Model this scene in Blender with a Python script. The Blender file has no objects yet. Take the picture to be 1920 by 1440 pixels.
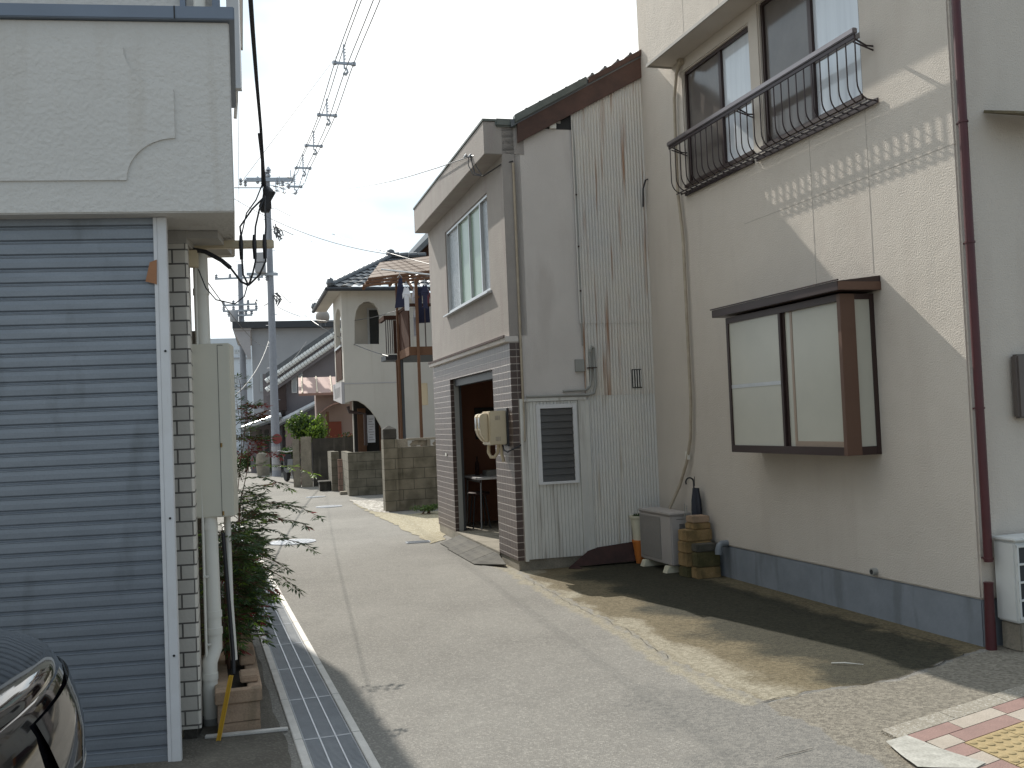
import bpy, bmesh, math, random
from mathutils import Vector, Matrix, noise
from mathutils.geometry import tessellate_polygon
random.seed(7)
S = bpy.context.scene
COL = S.collection
PI = math.pi
# ------------------------------------------------------------------ camera
F = 1867.0; CAMZ = 1.55; ROLL = 0.041; PITCH = math.atan(68 / F)
FW = Vector((0, math.cos(PITCH), math.sin(PITCH)))
_r = Vector((1, 0, 0)); _u = _r.cross(FW)
RX = _r * math.cos(ROLL) - _u * math.sin(ROLL)
UX = _u * math.cos(ROLL) + _r * math.sin(ROLL)
C0 = Vector((0, 0, CAMZ))
cam = bpy.data.cameras.new('camera'); cam.lens = F / 1920 * 36; cam.sensor_width = 36
cam.clip_start = 0.05; cam.clip_end = 3000
camo = bpy.data.objects.new('camera', cam); COL.objects.link(camo)
m = Matrix((RX, UX, -FW)).transposed().to_4x4(); m.translation = C0
camo.matrix_world = m; S.camera = camo
# ------------------------------------------------------------------ light
HEAD = math.radians(151.5); ELEV = math.radians(38.8)       # heading the sunlight travels to, clockwise from +Y
LD = Vector((math.sin(HEAD) * math.cos(ELEV), math.cos(HEAD) * math.cos(ELEV), -math.sin(ELEV)))
sun = bpy.data.lights.new('sun', 'SUN'); sun.energy = 5.0; sun.angle = math.radians(0.5); sun.color = (1.0, 0.95, 0.86)
suno = bpy.data.objects.new('sun', sun); COL.objects.link(suno)
suno.rotation_euler = LD.to_track_quat('-Z', 'Y').to_euler(); suno.location = (-20, 30, 30)
world = bpy.data.worlds.new('World'); S.world = world; world.use_nodes = True
N = world.node_tree; N.nodes.clear()
def nn(t, typ, **kw):
    n = t.nodes.new(typ)
    for k, v in kw.items(): setattr(n, k, v)
    return n
wo = nn(N, 'ShaderNodeOutputWorld'); bg = nn(N, 'ShaderNodeBackground'); sky = nn(N, 'ShaderNodeTexSky')
sky.sky_type = 'NISHITA'; sky.sun_disc = False; sky.sun_elevation = ELEV
sd = -LD; sky.sun_rotation = math.atan2(sd.x, sd.y)
sky.air_density = 1.3; sky.dust_density = 2.5
tc = nn(N, 'ShaderNodeTexCoord'); mp = nn(N, 'ShaderNodeMapping'); mp.inputs['Scale'].default_value = (1, 1, 2.2)
nz = nn(N, 'ShaderNodeTexNoise'); nz.inputs['Scale'].default_value = 2.3; nz.inputs['Detail'].default_value = 6; nz.inputs['Roughness'].default_value = .5
rp = nn(N, 'ShaderNodeValToRGB'); rp.color_ramp.elements[0].position = .45; rp.color_ramp.elements[1].position = .60
rp.color_ramp.elements[0].color = (.0, .0, .0, 1)
mx = nn(N, 'ShaderNodeMix', data_type='RGBA'); mx.inputs['B'].default_value = (13.5, 13.6, 13.4, 1)
L = N.links.new
L(tc.outputs['Generated'], mp.inputs['Vector']); L(mp.outputs[0], nz.inputs['Vector']); L(nz.outputs['Fac'], rp.inputs[0])
dt = nn(N, 'ShaderNodeVectorMath', operation='DOT_PRODUCT'); dt.inputs[1].default_value = tuple(-LD)
nmz = nn(N, 'ShaderNodeVectorMath', operation='NORMALIZE'); L(tc.outputs['Generated'], nmz.inputs[0]); L(nmz.outputs[0], dt.inputs[0])
mr_ = nn(N, 'ShaderNodeMapRange', interpolation_type='SMOOTHSTEP'); mr_.inputs['From Min'].default_value = -.15; mr_.inputs['From Max'].default_value = .72
mr_.inputs['To Min'].default_value = .29; mr_.inputs['To Max'].default_value = 1; L(dt.outputs['Value'], mr_.inputs[0])
ml_ = nn(N, 'ShaderNodeMath', operation='MULTIPLY'); L(rp.outputs[0], ml_.inputs[0]); L(mr_.outputs[0], ml_.inputs[1]); L(ml_.outputs[0], mx.inputs['Factor']); cy = nn(N, 'ShaderNodeMix', data_type='RGBA'); cy.inputs['B'].default_value = (7.7, 9.5, 10.9, 1)
m4 = nn(N, 'ShaderNodeMath', operation='MULTIPLY'); m4.inputs[1].default_value = .92; L(mr_.outputs[0], m4.inputs[0]); L(m4.outputs[0], cy.inputs['Factor']); L(sky.outputs[0], cy.inputs['A']); L(cy.outputs['Result'], mx.inputs['A']); L(mx.outputs['Result'], bg.inputs['Color'])
bg.inputs['Strength'].default_value = 0.1; L(bg.outputs[0], wo.inputs[0])
S.view_settings.view_transform = 'Standard'; S.view_settings.look = 'None'; S.view_settings.exposure = 0.12; S.view_settings.gamma = 1.0
# ------------------------------------------------------------------ helpers
def ray(x, y): return FW + RX * ((x - 960) / F) + UX * ((720 - y) / F)
def at(x, y, Y): d = ray(x, y); return C0 + d * (Y / d.y)
def gnd(x, y, z=0.0): d = ray(x, y); return C0 + d * ((z - CAMZ) / d.z)
def srgb(r, g, b):
    f = lambda c: (c / 255 / 12.92) if c / 255 <= .04045 else ((c / 255 + .055) / 1.055) ** 2.4
    return (f(r), f(g), f(b), 1)
def c4(c): return tuple(c) + (1,) if len(c) == 3 else c
class MB:
    def __init__(s): s.v = []; s.f = []; s.m = []; s.mi = 0
    def quad(s, *p):
        b = len(s.v); s.v += [tuple(q) for q in p]; s.f.append(tuple(range(b, b + len(p)))); s.m.append(s.mi); return s
    def box(s, x0, x1, y0, y1, z0, z1):
        b = len(s.v)
        s.v += [(x, y, z) for x in (x0, x1) for y in (y0, y1) for z in (z0, z1)]
        for f in ((0, 1, 3, 2), (4, 6, 7, 5), (0, 4, 5, 1), (2, 3, 7, 6), (0, 2, 6, 4), (1, 5, 7, 3)):
            s.f.append(tuple(b + i for i in f)); s.m.append(s.mi)
        return s
    def obox(s, c, ax, ay, az):      # centre and three half vectors
        c, ax, ay, az = map(Vector, (c, ax, ay, az)); b = len(s.v)
        s.v += [tuple(c + ax * i + ay * j + az * k) for i in (-1, 1) for j in (-1, 1) for k in (-1, 1)]
        for f in ((0, 1, 3, 2), (4, 6, 7, 5), (0, 4, 5, 1), (2, 3, 7, 6), (0, 2, 6, 4), (1, 5, 7, 3)):
            s.f.append(tuple(b + i for i in f)); s.m.append(s.mi)
        return s
    def bar(s, a, b, w, h=None):
        a, b = Vector(a), Vector(b); d = b - a; h = h or w
        up = Vector((0, 0, 1)) if abs(d.normalized().z) < .95 else Vector((0, 1, 0))
        x = d.cross(up).normalized(); y = x.cross(d).normalized()
        return s.obox((a + b) / 2, d / 2, x * w / 2, y * h / 2)
    def tube(s, pts, r, seg=8, cap=True):
        pts = [Vector(p) for p in pts]; n = len(pts); base = len(s.v)
        rr = r if isinstance(r, (list, tuple)) else [r] * n
        prev = None
        for i, p in enumerate(pts):
            d = (pts[min(i + 1, n - 1)] - pts[max(i - 1, 0)]).normalized()
            if prev is None:
                x = d.orthogonal().normalized()
            else:
                x = prev - d * prev.dot(d)
                x = x.normalized() if x.length > 1e-6 else d.orthogonal().normalized()
            prev = x; y = d.cross(x)
            for k in range(seg):
                a = 2 * PI * k / seg; s.v.append(tuple(p + (x * math.cos(a) + y * math.sin(a)) * rr[i]))
        for i in range(n - 1):
            for k in range(seg):
                k2 = (k + 1) % seg
                s.f.append((base + i * seg + k, base + i * seg + k2, base + (i + 1) * seg + k2, base + (i + 1) * seg + k)); s.m.append(s.mi)
        if cap:
            s.f.append(tuple(base + k for k in range(seg))[::-1]); s.m.append(s.mi)
            s.f.append(tuple(base + (n - 1) * seg + k for k in range(seg))); s.m.append(s.mi)
        return s
    def lathe(s, prof, c=(0, 0, 0), seg=20, cap=True):   # (r, z) pairs
        c = Vector(c); base = len(s.v); n = len(prof)
        for r, z in prof:
            for k in range(seg):
                a = 2 * PI * k / seg; s.v.append((c.x + r * math.cos(a), c.y + r * math.sin(a), c.z + z))
        for i in range(n - 1):
            for k in range(seg):
                k2 = (k + 1) % seg
                s.f.append((base + i * seg + k, base + i * seg + k2, base + (i + 1) * seg + k2, base + (i + 1) * seg + k)); s.m.append(s.mi)
        if cap:
            s.f.append(tuple(base + k for k in range(seg))[::-1]); s.m.append(s.mi)
            s.f.append(tuple(base + (n - 1) * seg + k for k in range(seg))); s.m.append(s.mi)
        return s
    def plate(s, outer, holes, t0, t1, fn):      # 2-D outline with holes, extruded from t0 to t1; fn(a, b, t) -> point
        loops = [outer] + list(holes)
        pts = [p for l in loops for p in l]
        tris = tessellate_polygon([[Vector((p[0], p[1], 0)) for p in l] for l in loops])
        for t in (t0, t1):
            b = len(s.v); s.v += [tuple(fn(p[0], p[1], t)) for p in pts]
            for tr in tris: s.f.append(tuple(b + i for i in tr)); s.m.append(s.mi)
        for l in loops:
            for i in range(len(l)):
                p, q = l[i], l[(i + 1) % len(l)]
                s.quad(fn(p[0], p[1], t0), fn(q[0], q[1], t0), fn(q[0], q[1], t1), fn(p[0], p[1], t1))
        return s
    def build(s, name, mats, parent=None, loc=None, rz=None, bevel=0, smooth=False, **tags):
        if not isinstance(mats, (list, tuple)): mats = [mats]
        me = bpy.data.meshes.new(name); me.from_pydata(s.v, [], s.f)
        for mt in mats: me.materials.append(mt)
        me.polygons.foreach_set('material_index', s.m)
        bm = bmesh.new(); bm.from_mesh(me)
        bmesh.ops.remove_doubles(bm, verts=bm.verts, dist=1e-5)
        bmesh.ops.recalc_face_normals(bm, faces=bm.faces)
        if bevel: bmesh.ops.bevel(bm, geom=[e for e in bm.edges if len(e.link_faces) == 2 and e.calc_face_angle(0) > .6], offset=bevel, segments=2, affect='EDGES', clamp_overlap=True)
        bm.to_mesh(me); bm.free()
        if smooth:
            me.polygons.foreach_set('use_smooth', [True] * len(me.polygons))
            try: me.set_sharp_from_angle(angle=math.radians(40))
            except Exception: pass
        o = bpy.data.objects.new(name, me); COL.objects.link(o)
        if parent: o.parent = parent
        if loc is not None: o.location = loc
        if rz is not None: o.rotation_euler = (0, 0, rz)
        for k, v in tags.items(): o[k] = v
        return o
def XZ(a, b, t): return (a, t, b)        # plates standing along local x
def YZ(a, b, t): return (t, a, b)
def XY(a, b, t): return (a, b, t)
def rect(a0, a1, b0, b1): return [(a0, b0), (a1, b0), (a1, b1), (a0, b1)]
def tag(o, label, cat, group=None):
    o['label'] = label; o['category'] = cat
    if group: o['group'] = group
    return o
def thing(name, label, cat, loc=(0, 0, 0), rz=0, group=None):
    o = bpy.data.objects.new(name, None); o.empty_display_size = .2; COL.objects.link(o)
    o.location = loc; o.rotation_euler = (0, 0, rz)
    return tag(o, label, cat, group)
def copy_tree(o, parent=None):
    c = o.copy(); COL.objects.link(c)
    if parent: c.parent = parent
    for ch in list(o.children): copy_tree(ch, c)
    return c
class Frame:                              # a building's own axes
    def __init__(s, o, deg):              # deg: angle of local x from world +X
        s.o = Vector((o[0], o[1], 0)); s.a = math.radians(deg)
        s.x = Vector((math.cos(s.a), math.sin(s.a), 0)); s.y = Vector((-math.sin(s.a), math.cos(s.a), 0))
    def loc(s, p): p = Vector(p) - s.o; return Vector((p.dot(s.x), p.dot(s.y), p.z))
    def w(s, x, y, z=0): return s.o + s.x * x + s.y * y + Vector((0, 0, z))
    def py(s, px, py, y=0.0):             # pixel on the plane local y = const
        d = ray(px, py); t = ((s.o + s.y * y - C0).dot(s.y)) / d.dot(s.y); return s.loc(C0 + d * t)
    def px(s, px, py, x=0.0):
        d = ray(px, py); t = ((s.o + s.x * x - C0).dot(s.x)) / d.dot(s.x); return s.loc(C0 + d * t)
# ------------------------------------------------------------------ materials
def surf(name, col, col2=None, nscale=3.0, amt=.5, rough=.8, bump=0, bscale=80, metal=0, streak=None, fine=0, bump2=0, bscale2=8, spec=.5, coat=0, voro=0, zst=1.0, bdist=.01):
    mt = bpy.data.materials.new(name); mt.use_nodes = True; t = mt.node_tree; t.nodes.clear(); l = t.links.new
    out = nn(t, 'ShaderNodeOutputMaterial'); b = nn(t, 'ShaderNodeBsdfPrincipled'); l(b.outputs[0], out.inputs[0])
    b.inputs['Roughness'].default_value = rough; b.inputs['Metallic'].default_value = metal
    b.inputs['Specular IOR Level'].default_value = spec; b.inputs['Coat Weight'].default_value = coat
    tc = nn(t, 'ShaderNodeTexCoord'); src = tc.outputs['Object']
    col = c4(col); col2 = c4(col2) if col2 else tuple(x * .72 for x in col[:3]) + (1,)
    mp = nn(t, 'ShaderNodeMapping'); mp.inputs['Scale'].default_value = (1, 1, zst); l(src, mp.inputs[0])
    n1 = nn(t, 'ShaderNodeTexNoise'); n1.inputs['Scale'].default_value = nscale; n1.inputs['Detail'].default_value = 7; n1.inputs['Roughness'].default_value = .6
    l(mp.outputs[0], n1.inputs['Vector'])
    r = nn(t, 'ShaderNodeValToRGB'); r.color_ramp.elements[0].position = .5 - .22; r.color_ramp.elements[1].position = .5 + .22
    r.color_ramp.elements[0].color = (0, 0, 0, 1); r.color_ramp.elements[1].color = (amt, amt, amt, 1)
    l(n1.outputs['Fac'], r.inputs[0])
    mx = nn(t, 'ShaderNodeMix', data_type='RGBA'); mx.inputs['A'].default_value = col; mx.inputs['B'].default_value = col2
    l(r.outputs[0], mx.inputs['Factor']); cur = mx.outputs['Result']
    if fine:
        n2 = nn(t, 'ShaderNodeTexNoise'); n2.inputs['Scale'].default_value = bscale * 1.3; n2.inputs['Detail'].default_value = 2
        l(src, n2.inputs['Vector'])
        mr = nn(t, 'ShaderNodeMapRange'); mr.inputs['From Min'].default_value = .3; mr.inputs['From Max'].default_value = .7
        mr.inputs['To Min'].default_value = 1 - fine; mr.inputs['To Max'].default_value = 1 + fine; l(n2.outputs['Fac'], mr.inputs[0])
        mm = nn(t, 'ShaderNodeMix', data_type='RGBA', blend_type='MULTIPLY'); mm.inputs['Factor'].default_value = 1
        l(cur, mm.inputs['A']); l(mr.outputs[0], mm.inputs['B']); cur = mm.outputs['Result']
    if streak:                            # (colour, amount, horizontal scale, vertical scale, threshold)
        sc, am, hs, vs, th = streak
        m2 = nn(t, 'ShaderNodeMapping'); m2.inputs['Scale'].default_value = (hs, hs, vs); l(src, m2.inputs[0])
        n3 = nn(t, 'ShaderNodeTexNoise'); n3.inputs['Scale'].default_value = 1; n3.inputs['Detail'].default_value = 5; l(m2.outputs[0], n3.inputs['Vector'])
        r3 = nn(t, 'ShaderNodeValToRGB'); r3.color_ramp.elements[0].position = th; r3.color_ramp.elements[1].position = th + .13
        r3.color_ramp.elements[1].color = (am, am, am, 1); r3.color_ramp.elements[0].color = (0, 0, 0, 1); l(n3.outputs['Fac'], r3.inputs[0])
        m3 = nn(t, 'ShaderNodeMix', data_type='RGBA'); m3.inputs['B'].default_value = c4(sc); l(r3.outputs[0], m3.inputs['Factor']); l(cur, m3.inputs['A']); cur = m3.outputs['Result']
    l(cur, b.inputs['Base Color'])
    if bump:
        n4 = nn(t, 'ShaderNodeTexVoronoi' if voro else 'ShaderNodeTexNoise'); n4.inputs['Scale'].default_value = bscale
        if not voro: n4.inputs['Detail'].default_value = 3
        l(src, n4.inputs['Vector'])
        bp = nn(t, 'ShaderNodeBump'); bp.inputs['Strength'].default_value = bump; bp.inputs['Distance'].default_value = bdist
        l(n4.outputs[0], bp.inputs['Height'])
        if bump2:
            n5 = nn(t, 'ShaderNodeTexNoise'); n5.inputs['Scale'].default_value = bscale2; n5.inputs['Detail'].default_value = 3; l(src, n5.inputs['Vector'])
            b5 = nn(t, 'ShaderNodeBump'); b5.inputs['Strength'].default_value = bump2; b5.inputs['Distance'].default_value = .05
            l(n5.outputs['Fac'], b5.inputs['Height']); l(bp.outputs[0], b5.inputs['Normal']); l(b5.outputs[0], b.inputs['Normal'])
        else: l(bp.outputs[0], b.inputs['Normal'])
    mt['bsdf'] = b.name
    return mt
def brickmat(name, c1, c2, mortar, bw, bh, gap, rough=.6, bump=.4, offset=.5, dirt=.3, dirtcol=(.05, .05, .04), spec=.5, zoff=0, noise_s=3, sq=1.0):
    mt = bpy.data.materials.new(name); mt.use_nodes = True; t = mt.node_tree; t.nodes.clear(); l = t.links.new
    out = nn(t, 'ShaderNodeOutputMaterial'); b = nn(t, 'ShaderNodeBsdfPrincipled'); l(b.outputs[0], out.inputs[0])
    b.inputs['Roughness'].default_value = rough; b.inputs['Specular IOR Level'].default_value = spec
    tc = nn(t, 'ShaderNodeTexCoord'); sx = nn(t, 'ShaderNodeSeparateXYZ'); l(tc.outputs['Object'], sx.inputs[0])
    ad = nn(t, 'ShaderNodeMath', operation='ADD'); l(sx.outputs[0], ad.inputs[0]); l(sx.outputs[1], ad.inputs[1])
    az = nn(t, 'ShaderNodeMath', operation='ADD'); l(sx.outputs[2], az.inputs[0]); az.inputs[1].default_value = zoff + 10 * bh * 20
    ax = nn(t, 'ShaderNodeMath', operation='ADD'); ax.operation = 'MULTIPLY_ADD'; l(ad.outputs[0], ax.inputs[0]); ax.inputs[1].default_value = sq; ax.inputs[2].default_value = bw * sq * 200
    cx = nn(t, 'ShaderNodeCombineXYZ'); l(ax.outputs[0], cx.inputs[0]); l(az.outputs[0], cx.inputs[1])
    br = nn(t, 'ShaderNodeTexBrick'); br.offset = offset; br.inputs['Scale'].default_value = 1
    br.inputs['Brick Width'].default_value = bw * sq; br.inputs['Row Height'].default_value = bh; br.inputs['Mortar Size'].default_value = gap
    br.inputs['Mortar Smooth'].default_value = .1; br.inputs['Bias'].default_value = 0
    br.inputs['Color1'].default_value = c4(c1); br.inputs['Color2'].default_value = c4(c2); br.inputs['Mortar'].default_value = c4(mortar)
    l(cx.outputs[0], br.inputs['Vector'])
    n = nn(t, 'ShaderNodeTexNoise'); n.inputs['Scale'].default_value = noise_s; n.inputs['Detail'].default_value = 6; l(tc.outputs['Object'], n.inputs['Vector'])
    r = nn(t, 'ShaderNodeValToRGB'); r.color_ramp.elements[0].position = .4; r.color_ramp.elements[1].position = .7
    r.color_ramp.elements[0].color = (0, 0, 0, 1); r.color_ramp.elements[1].color = (dirt, dirt, dirt, 1); l(n.outputs['Fac'], r.inputs[0])
    mx = nn(t, 'ShaderNodeMix', data_type='RGBA'); mx.inputs['B'].default_value = c4(dirtcol); l(r.outputs[0], mx.inputs['Factor']); l(br.outputs['Color'], mx.inputs['A'])
    l(mx.outputs['Result'], b.inputs['Base Color'])
    bp = nn(t, 'ShaderNodeBump'); bp.invert = True; bp.inputs['Strength'].default_value = bump; bp.inputs['Distance'].default_value = .005; l(br.outputs['Fac'], bp.inputs['Height'])
    n6 = nn(t, 'ShaderNodeTexNoise'); n6.inputs['Scale'].default_value = 60; l(tc.outputs['Object'], n6.inputs['Vector'])
    b6 = nn(t, 'ShaderNodeBump'); b6.inputs['Strength'].default_value = .15; b6.inputs['Distance'].default_value = .01; l(n6.outputs['Fac'], b6.inputs['Height']); l(bp.outputs[0], b6.inputs['Normal'])
    l(b6.outputs[0], b.inputs['Normal'])
    return mt
def glassmat(name, tint=(1, 1, 1), rough=0.0, refl=.12, frost=0):
    mt = bpy.data.materials.new(name); mt.use_nodes = True; t = mt.node_tree; t.nodes.clear(); l = t.links.new
    out = nn(t, 'ShaderNodeOutputMaterial'); gl = nn(t, 'ShaderNodeBsdfGlossy'); tr = nn(t, 'ShaderNodeBsdfTransparent'); ms = nn(t, 'ShaderNodeMixShader')
    gl.inputs['Roughness'].default_value = rough; tr.inputs['Color'].default_value = c4(tint)
    fr = nn(t, 'ShaderNodeFresnel'); fr.inputs['IOR'].default_value = 1.5
    ma = nn(t, 'ShaderNodeMath', operation='MULTIPLY_ADD'); ma.inputs[1].default_value = 1.6; ma.inputs[2].default_value = refl * .3; ma.use_clamp = True; l(fr.outputs[0], ma.inputs[0])
    l(ma.outputs[0], ms.inputs[0]); l(tr.outputs[0], ms.inputs[1]); l(gl.outputs[0], ms.inputs[2]); l(ms.outputs[0], out.inputs[0])
    return mt
M = {}
M['stucco'] = surf('beige_stucco', srgb(201, 193, 183), srgb(189, 181, 171), nscale=1.6, amt=.6, rough=.92, bump=.6, bscale=95, bump2=.12, bscale2=5, streak=(srgb(184, 174, 164), .3, 4, .8, .54), spec=.2)
M['stucco_cream'] = surf('cream_stucco', srgb(214, 202, 178), srgb(202, 190, 166), nscale=1.4, amt=.5, rough=.9, bump=.3, bscale=90, spec=.2)
M['plinth'] = surf('blue_grey_plinth_paint', srgb(132, 138, 146), srgb(110, 116, 122), nscale=5, amt=.7, rough=.8, bump=.2, bscale=40, streak=(srgb(88, 92, 94), .45, 6, 1.2, .54))
M['white_stucco'] = surf('white_relief_stucco', srgb(207, 204, 199), srgb(198, 195, 190), nscale=2, amt=.6, rough=.9, bump=.6, bscale=45, bump2=.1, bscale2=9, streak=(srgb(180, 172, 160), .3, 7, .6, .55), spec=.2)
M['soffit'] = surf('grey_soffit_paint', srgb(178, 174, 168), srgb(150, 146, 140), nscale=6, rough=.9, bump=.2)
M['coping'] = surf('blue_grey_coping', srgb(118, 128, 142), srgb(104, 112, 124), nscale=4, rough=.45, metal=.2)
M['shutter'] = surf('grey_blue_shutter_steel', srgb(140, 146, 154), srgb(120, 126, 133), nscale=3, amt=.7, rough=.42, metal=.35, fine=.04, streak=(srgb(86, 88, 86), .5, 4, 1.4, .56), zst=4)
M['white_metal'] = surf('white_painted_metal', srgb(216, 216, 218), srgb(196, 194, 190), nscale=5, amt=.6, rough=.4, streak=(srgb(150, 120, 90), .35, 14, 2, .62))
M['pvc'] = surf('white_plastic_pipe', srgb(214, 212, 204), srgb(190, 186, 176), nscale=4, rough=.4)
M['cabinet'] = surf('warm_grey_cabinet_paint', srgb(206, 202, 188), srgb(194, 190, 176), nscale=3, rough=.45, streak=(srgb(160, 130, 90), .25, 10, 2, .64))
M['crack'] = surf('crack_dirt', (.03, .027, .022), rough=1)
M['dark_gap'] = surf('dark_rubber', (.02, .02, .02), rough=.7)
M['tile_white'] = brickmat('cream_wall_tile', srgb(208, 202, 192), srgb(200, 194, 184), srgb(92, 88, 84), .132, .0735, .0045, rough=.5, bump=.8, dirt=.2, dirtcol=srgb(150, 146, 138))
M['tile_brown'] = brickmat('brown_glazed_tile', srgb(80, 64, 59), srgb(66, 52, 48), srgb(164, 154, 146), .105, .0735, .0042, sq=2.2, rough=.4, bump=.6, offset=0, dirt=.35, dirtcol=srgb(86, 74, 70))
M['conc_block'] = brickmat('mossy_concrete_block', srgb(122, 115, 100), srgb(106, 100, 87), srgb(78, 73, 62), .4, .19, .006, rough=.95, bump=.7, dirt=.7, dirtcol=srgb(58, 55, 42), noise_s=4)
M['conc'] = surf('weathered_concrete', srgb(150, 142, 128), srgb(110, 104, 92), nscale=5, amt=.9, rough=.95, bump=.4, bscale=60, fine=.15)
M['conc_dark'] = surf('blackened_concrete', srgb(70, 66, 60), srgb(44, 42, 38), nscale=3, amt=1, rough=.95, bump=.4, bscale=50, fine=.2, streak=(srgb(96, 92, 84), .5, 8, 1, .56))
M['block_tan'] = surf('tan_concrete_block', srgb(158, 132, 92), srgb(118, 96, 62), nscale=9, amt=1, rough=.95, bump=.5, bscale=90, fine=.15, streak=(srgb(78, 74, 50), .6, 9, 5, .54))
M['block_moss'] = surf('mossy_dark_block', srgb(96, 88, 58), srgb(62, 60, 34), nscale=9, amt=1, rough=.95, bump=.5, bscale=90, fine=.2)
M['block_pink'] = surf('pinkish_planter_block', srgb(172, 146, 124), srgb(140, 120, 98), nscale=6, amt=.9, rough=.95, bump=.4, bscale=80, fine=.12, streak=(srgb(110, 100, 80), .5, 9, 3, .56))
M['brown_metal'] = surf('dark_brown_aluminium', srgb(62, 48, 46), srgb(52, 40, 38), nscale=6, rough=.38, metal=.3)
M['brown_panel'] = surf('brown_panel', srgb(96, 70, 56), srgb(84, 60, 48), nscale=6, rough=.45)
M['maroon'] = surf('maroon_plastic_pipe', srgb(78, 30, 36), srgb(64, 26, 30), nscale=8, amt=.8, rough=.45)
M['rail_metal'] = surf('grey_brown_rail', srgb(60, 50, 52), srgb(50, 42, 44), nscale=8, rough=.4, metal=.4)
M['rail_cap'] = surf('silver_handrail', srgb(130, 124, 126), srgb(112, 106, 108), nscale=8, rough=.3, metal=.6)
M['alu'] = surf('aluminium', srgb(196, 198, 200), srgb(176, 178, 180), nscale=8, rough=.35, metal=.5)
M['frost'] = surf('frosted_glass', srgb(182, 180, 168), srgb(164, 163, 153), nscale=2.2, rough=.25, spec=.5)
M['curtained'] = surf('curtained_window_pane', srgb(214, 220, 226), srgb(190, 196, 204), nscale=14, amt=.8, rough=.08, spec=.6, coat=.4, zst=.06)
M['frost2'] = surf('pebbled_glass', srgb(150, 156, 160), srgb(104, 110, 116), nscale=30, amt=.8, rough=.12, bump=.8, bscale=55, spec=.9)
M['green_panel'] = surf('green_curtained_glass', srgb(128, 150, 132), srgb(116, 138, 120), nscale=1.5, rough=.25, spec=.6)
M['glass'] = glassmat('window_glass')
M['screen'] = surf('insect_screen', srgb(104, 98, 94), srgb(92, 86, 84), nscale=3, rough=.8)
M['curtain'] = surf('pale_curtain', srgb(196, 200, 206), srgb(170, 174, 182), nscale=18, amt=.7, rough=.9, zst=.05)
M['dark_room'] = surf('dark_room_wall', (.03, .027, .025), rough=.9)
M['orange_wall'] = surf('reddish_brown_board', srgb(124, 78, 54), srgb(100, 62, 44), nscale=5, rough=.6, zst=.2)
M['room_floor'] = surf('grey_screed_floor', srgb(96, 96, 92), nscale=4, rough=.8)
M['grey_render'] = surf('grey_pink_render', srgb(206, 200, 195), srgb(194, 188, 183), nscale=1.8, amt=.8, rough=.92, bump=.35, bscale=70, streak=(srgb(164, 154, 148), .3, 3, .8, .56), spec=.2)
M['front_render'] = surf('pinkish_front_render', srgb(164, 158, 153), srgb(149, 143, 139), nscale=3, amt=.8, rough=.92, bump=.45, bscale=60, streak=(srgb(150, 138, 136), .4, 6, .8, .54), spec=.2)
M['corr_low'] = surf('grey_corrugated_iron', srgb(212, 208, 200), srgb(192, 193, 194), nscale=1.3, amt=.8, rough=.55, metal=.05, streak=(srgb(150, 130, 100), .5, 14, .7, .60), fine=.05)
M['corr'] = surf('rusty_corrugated_iron', srgb(210, 203, 192), srgb(190, 190, 190), nscale=1.3, amt=.8, rough=.55, metal=.05, streak=(srgb(140, 92, 52), .9, 19, .75, .565), fine=.06)
M['corr_clean'] = surf('grey_white_siding', srgb(216, 214, 208), srgb(200, 198, 192), nscale=3, amt=.8, rough=.5, metal=.2, streak=(srgb(140, 130, 118), .6, 12, .8, .55))
M['rust'] = surf('dark_rusted_steel', srgb(70, 44, 40), srgb(48, 32, 30), nscale=9, amt=1, rough=.8, bump=.3)
M['red_wood'] = surf('red_brown_barge_board', srgb(92, 66, 56), srgb(66, 48, 42), nscale=6, amt=.9, rough=.7, streak=(srgb(60, 40, 34), .5, 3, 9, .55))
M['roof_zinc'] = surf('grey_green_roof_edge', srgb(112, 116, 112), srgb(84, 90, 84), nscale=7, amt=.9, rough=.5, metal=.3)
M['cream_plastic'] = surf('aged_cream_plastic', srgb(200, 186, 158), srgb(184, 168, 140), nscale=5, rough=.45)
M['grey_pipe'] = surf('grey_conduit', srgb(150, 150, 146), srgb(126, 126, 120), nscale=8, rough=.5)
M['beige_pipe'] = surf('beige_conduit_tape', srgb(178, 166, 148), srgb(150, 138, 120), nscale=12, amt=.8, rough=.7, bump=.2, bscale=50)
M['black_cable'] = surf('black_cable', (.018, .018, .022), rough=.55)
M['wire'] = surf('grey_wire', (.09, .09, .095), rough=.5)
M['galv'] = surf('galvanised_steel', srgb(176, 180, 186), srgb(150, 154, 160), nscale=12, amt=.8, rough=.35, metal=.7)
M['grate'] = surf('galvanised_grate', srgb(148, 151, 155), srgb(124, 127, 131), nscale=6, amt=.8, rough=.5, metal=.2)
M['rim'] = surf('grate_rim_concrete', srgb(206, 202, 196), srgb(180, 176, 170), nscale=9, amt=.8, rough=.65, metal=.1, fine=.06)
M['pole'] = surf('concrete_pole', srgb(148, 152, 160), srgb(128, 132, 138), nscale=8, rough=.85, bump=.2)
M['ac_grey'] = surf('grey_ac_casing', srgb(172, 166, 162), srgb(160, 154, 150), nscale=4, rough=.5)
M['ac_mesh'] = surf('grey_ac_grille', srgb(140, 136, 132), srgb(126, 122, 118), nscale=40, rough=.7, bump=.6, bscale=160)
M['white_ac'] = surf('white_ac_casing', srgb(206, 208, 206), srgb(190, 192, 190), nscale=4, rough=.45)
M['pot_white'] = surf('cream_pot', srgb(206, 200, 178), srgb(188, 182, 158), nscale=6, rough=.5)
M['pot_orange'] = surf('orange_pot', srgb(196, 116, 48), srgb(170, 92, 36), nscale=6, rough=.6)
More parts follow.
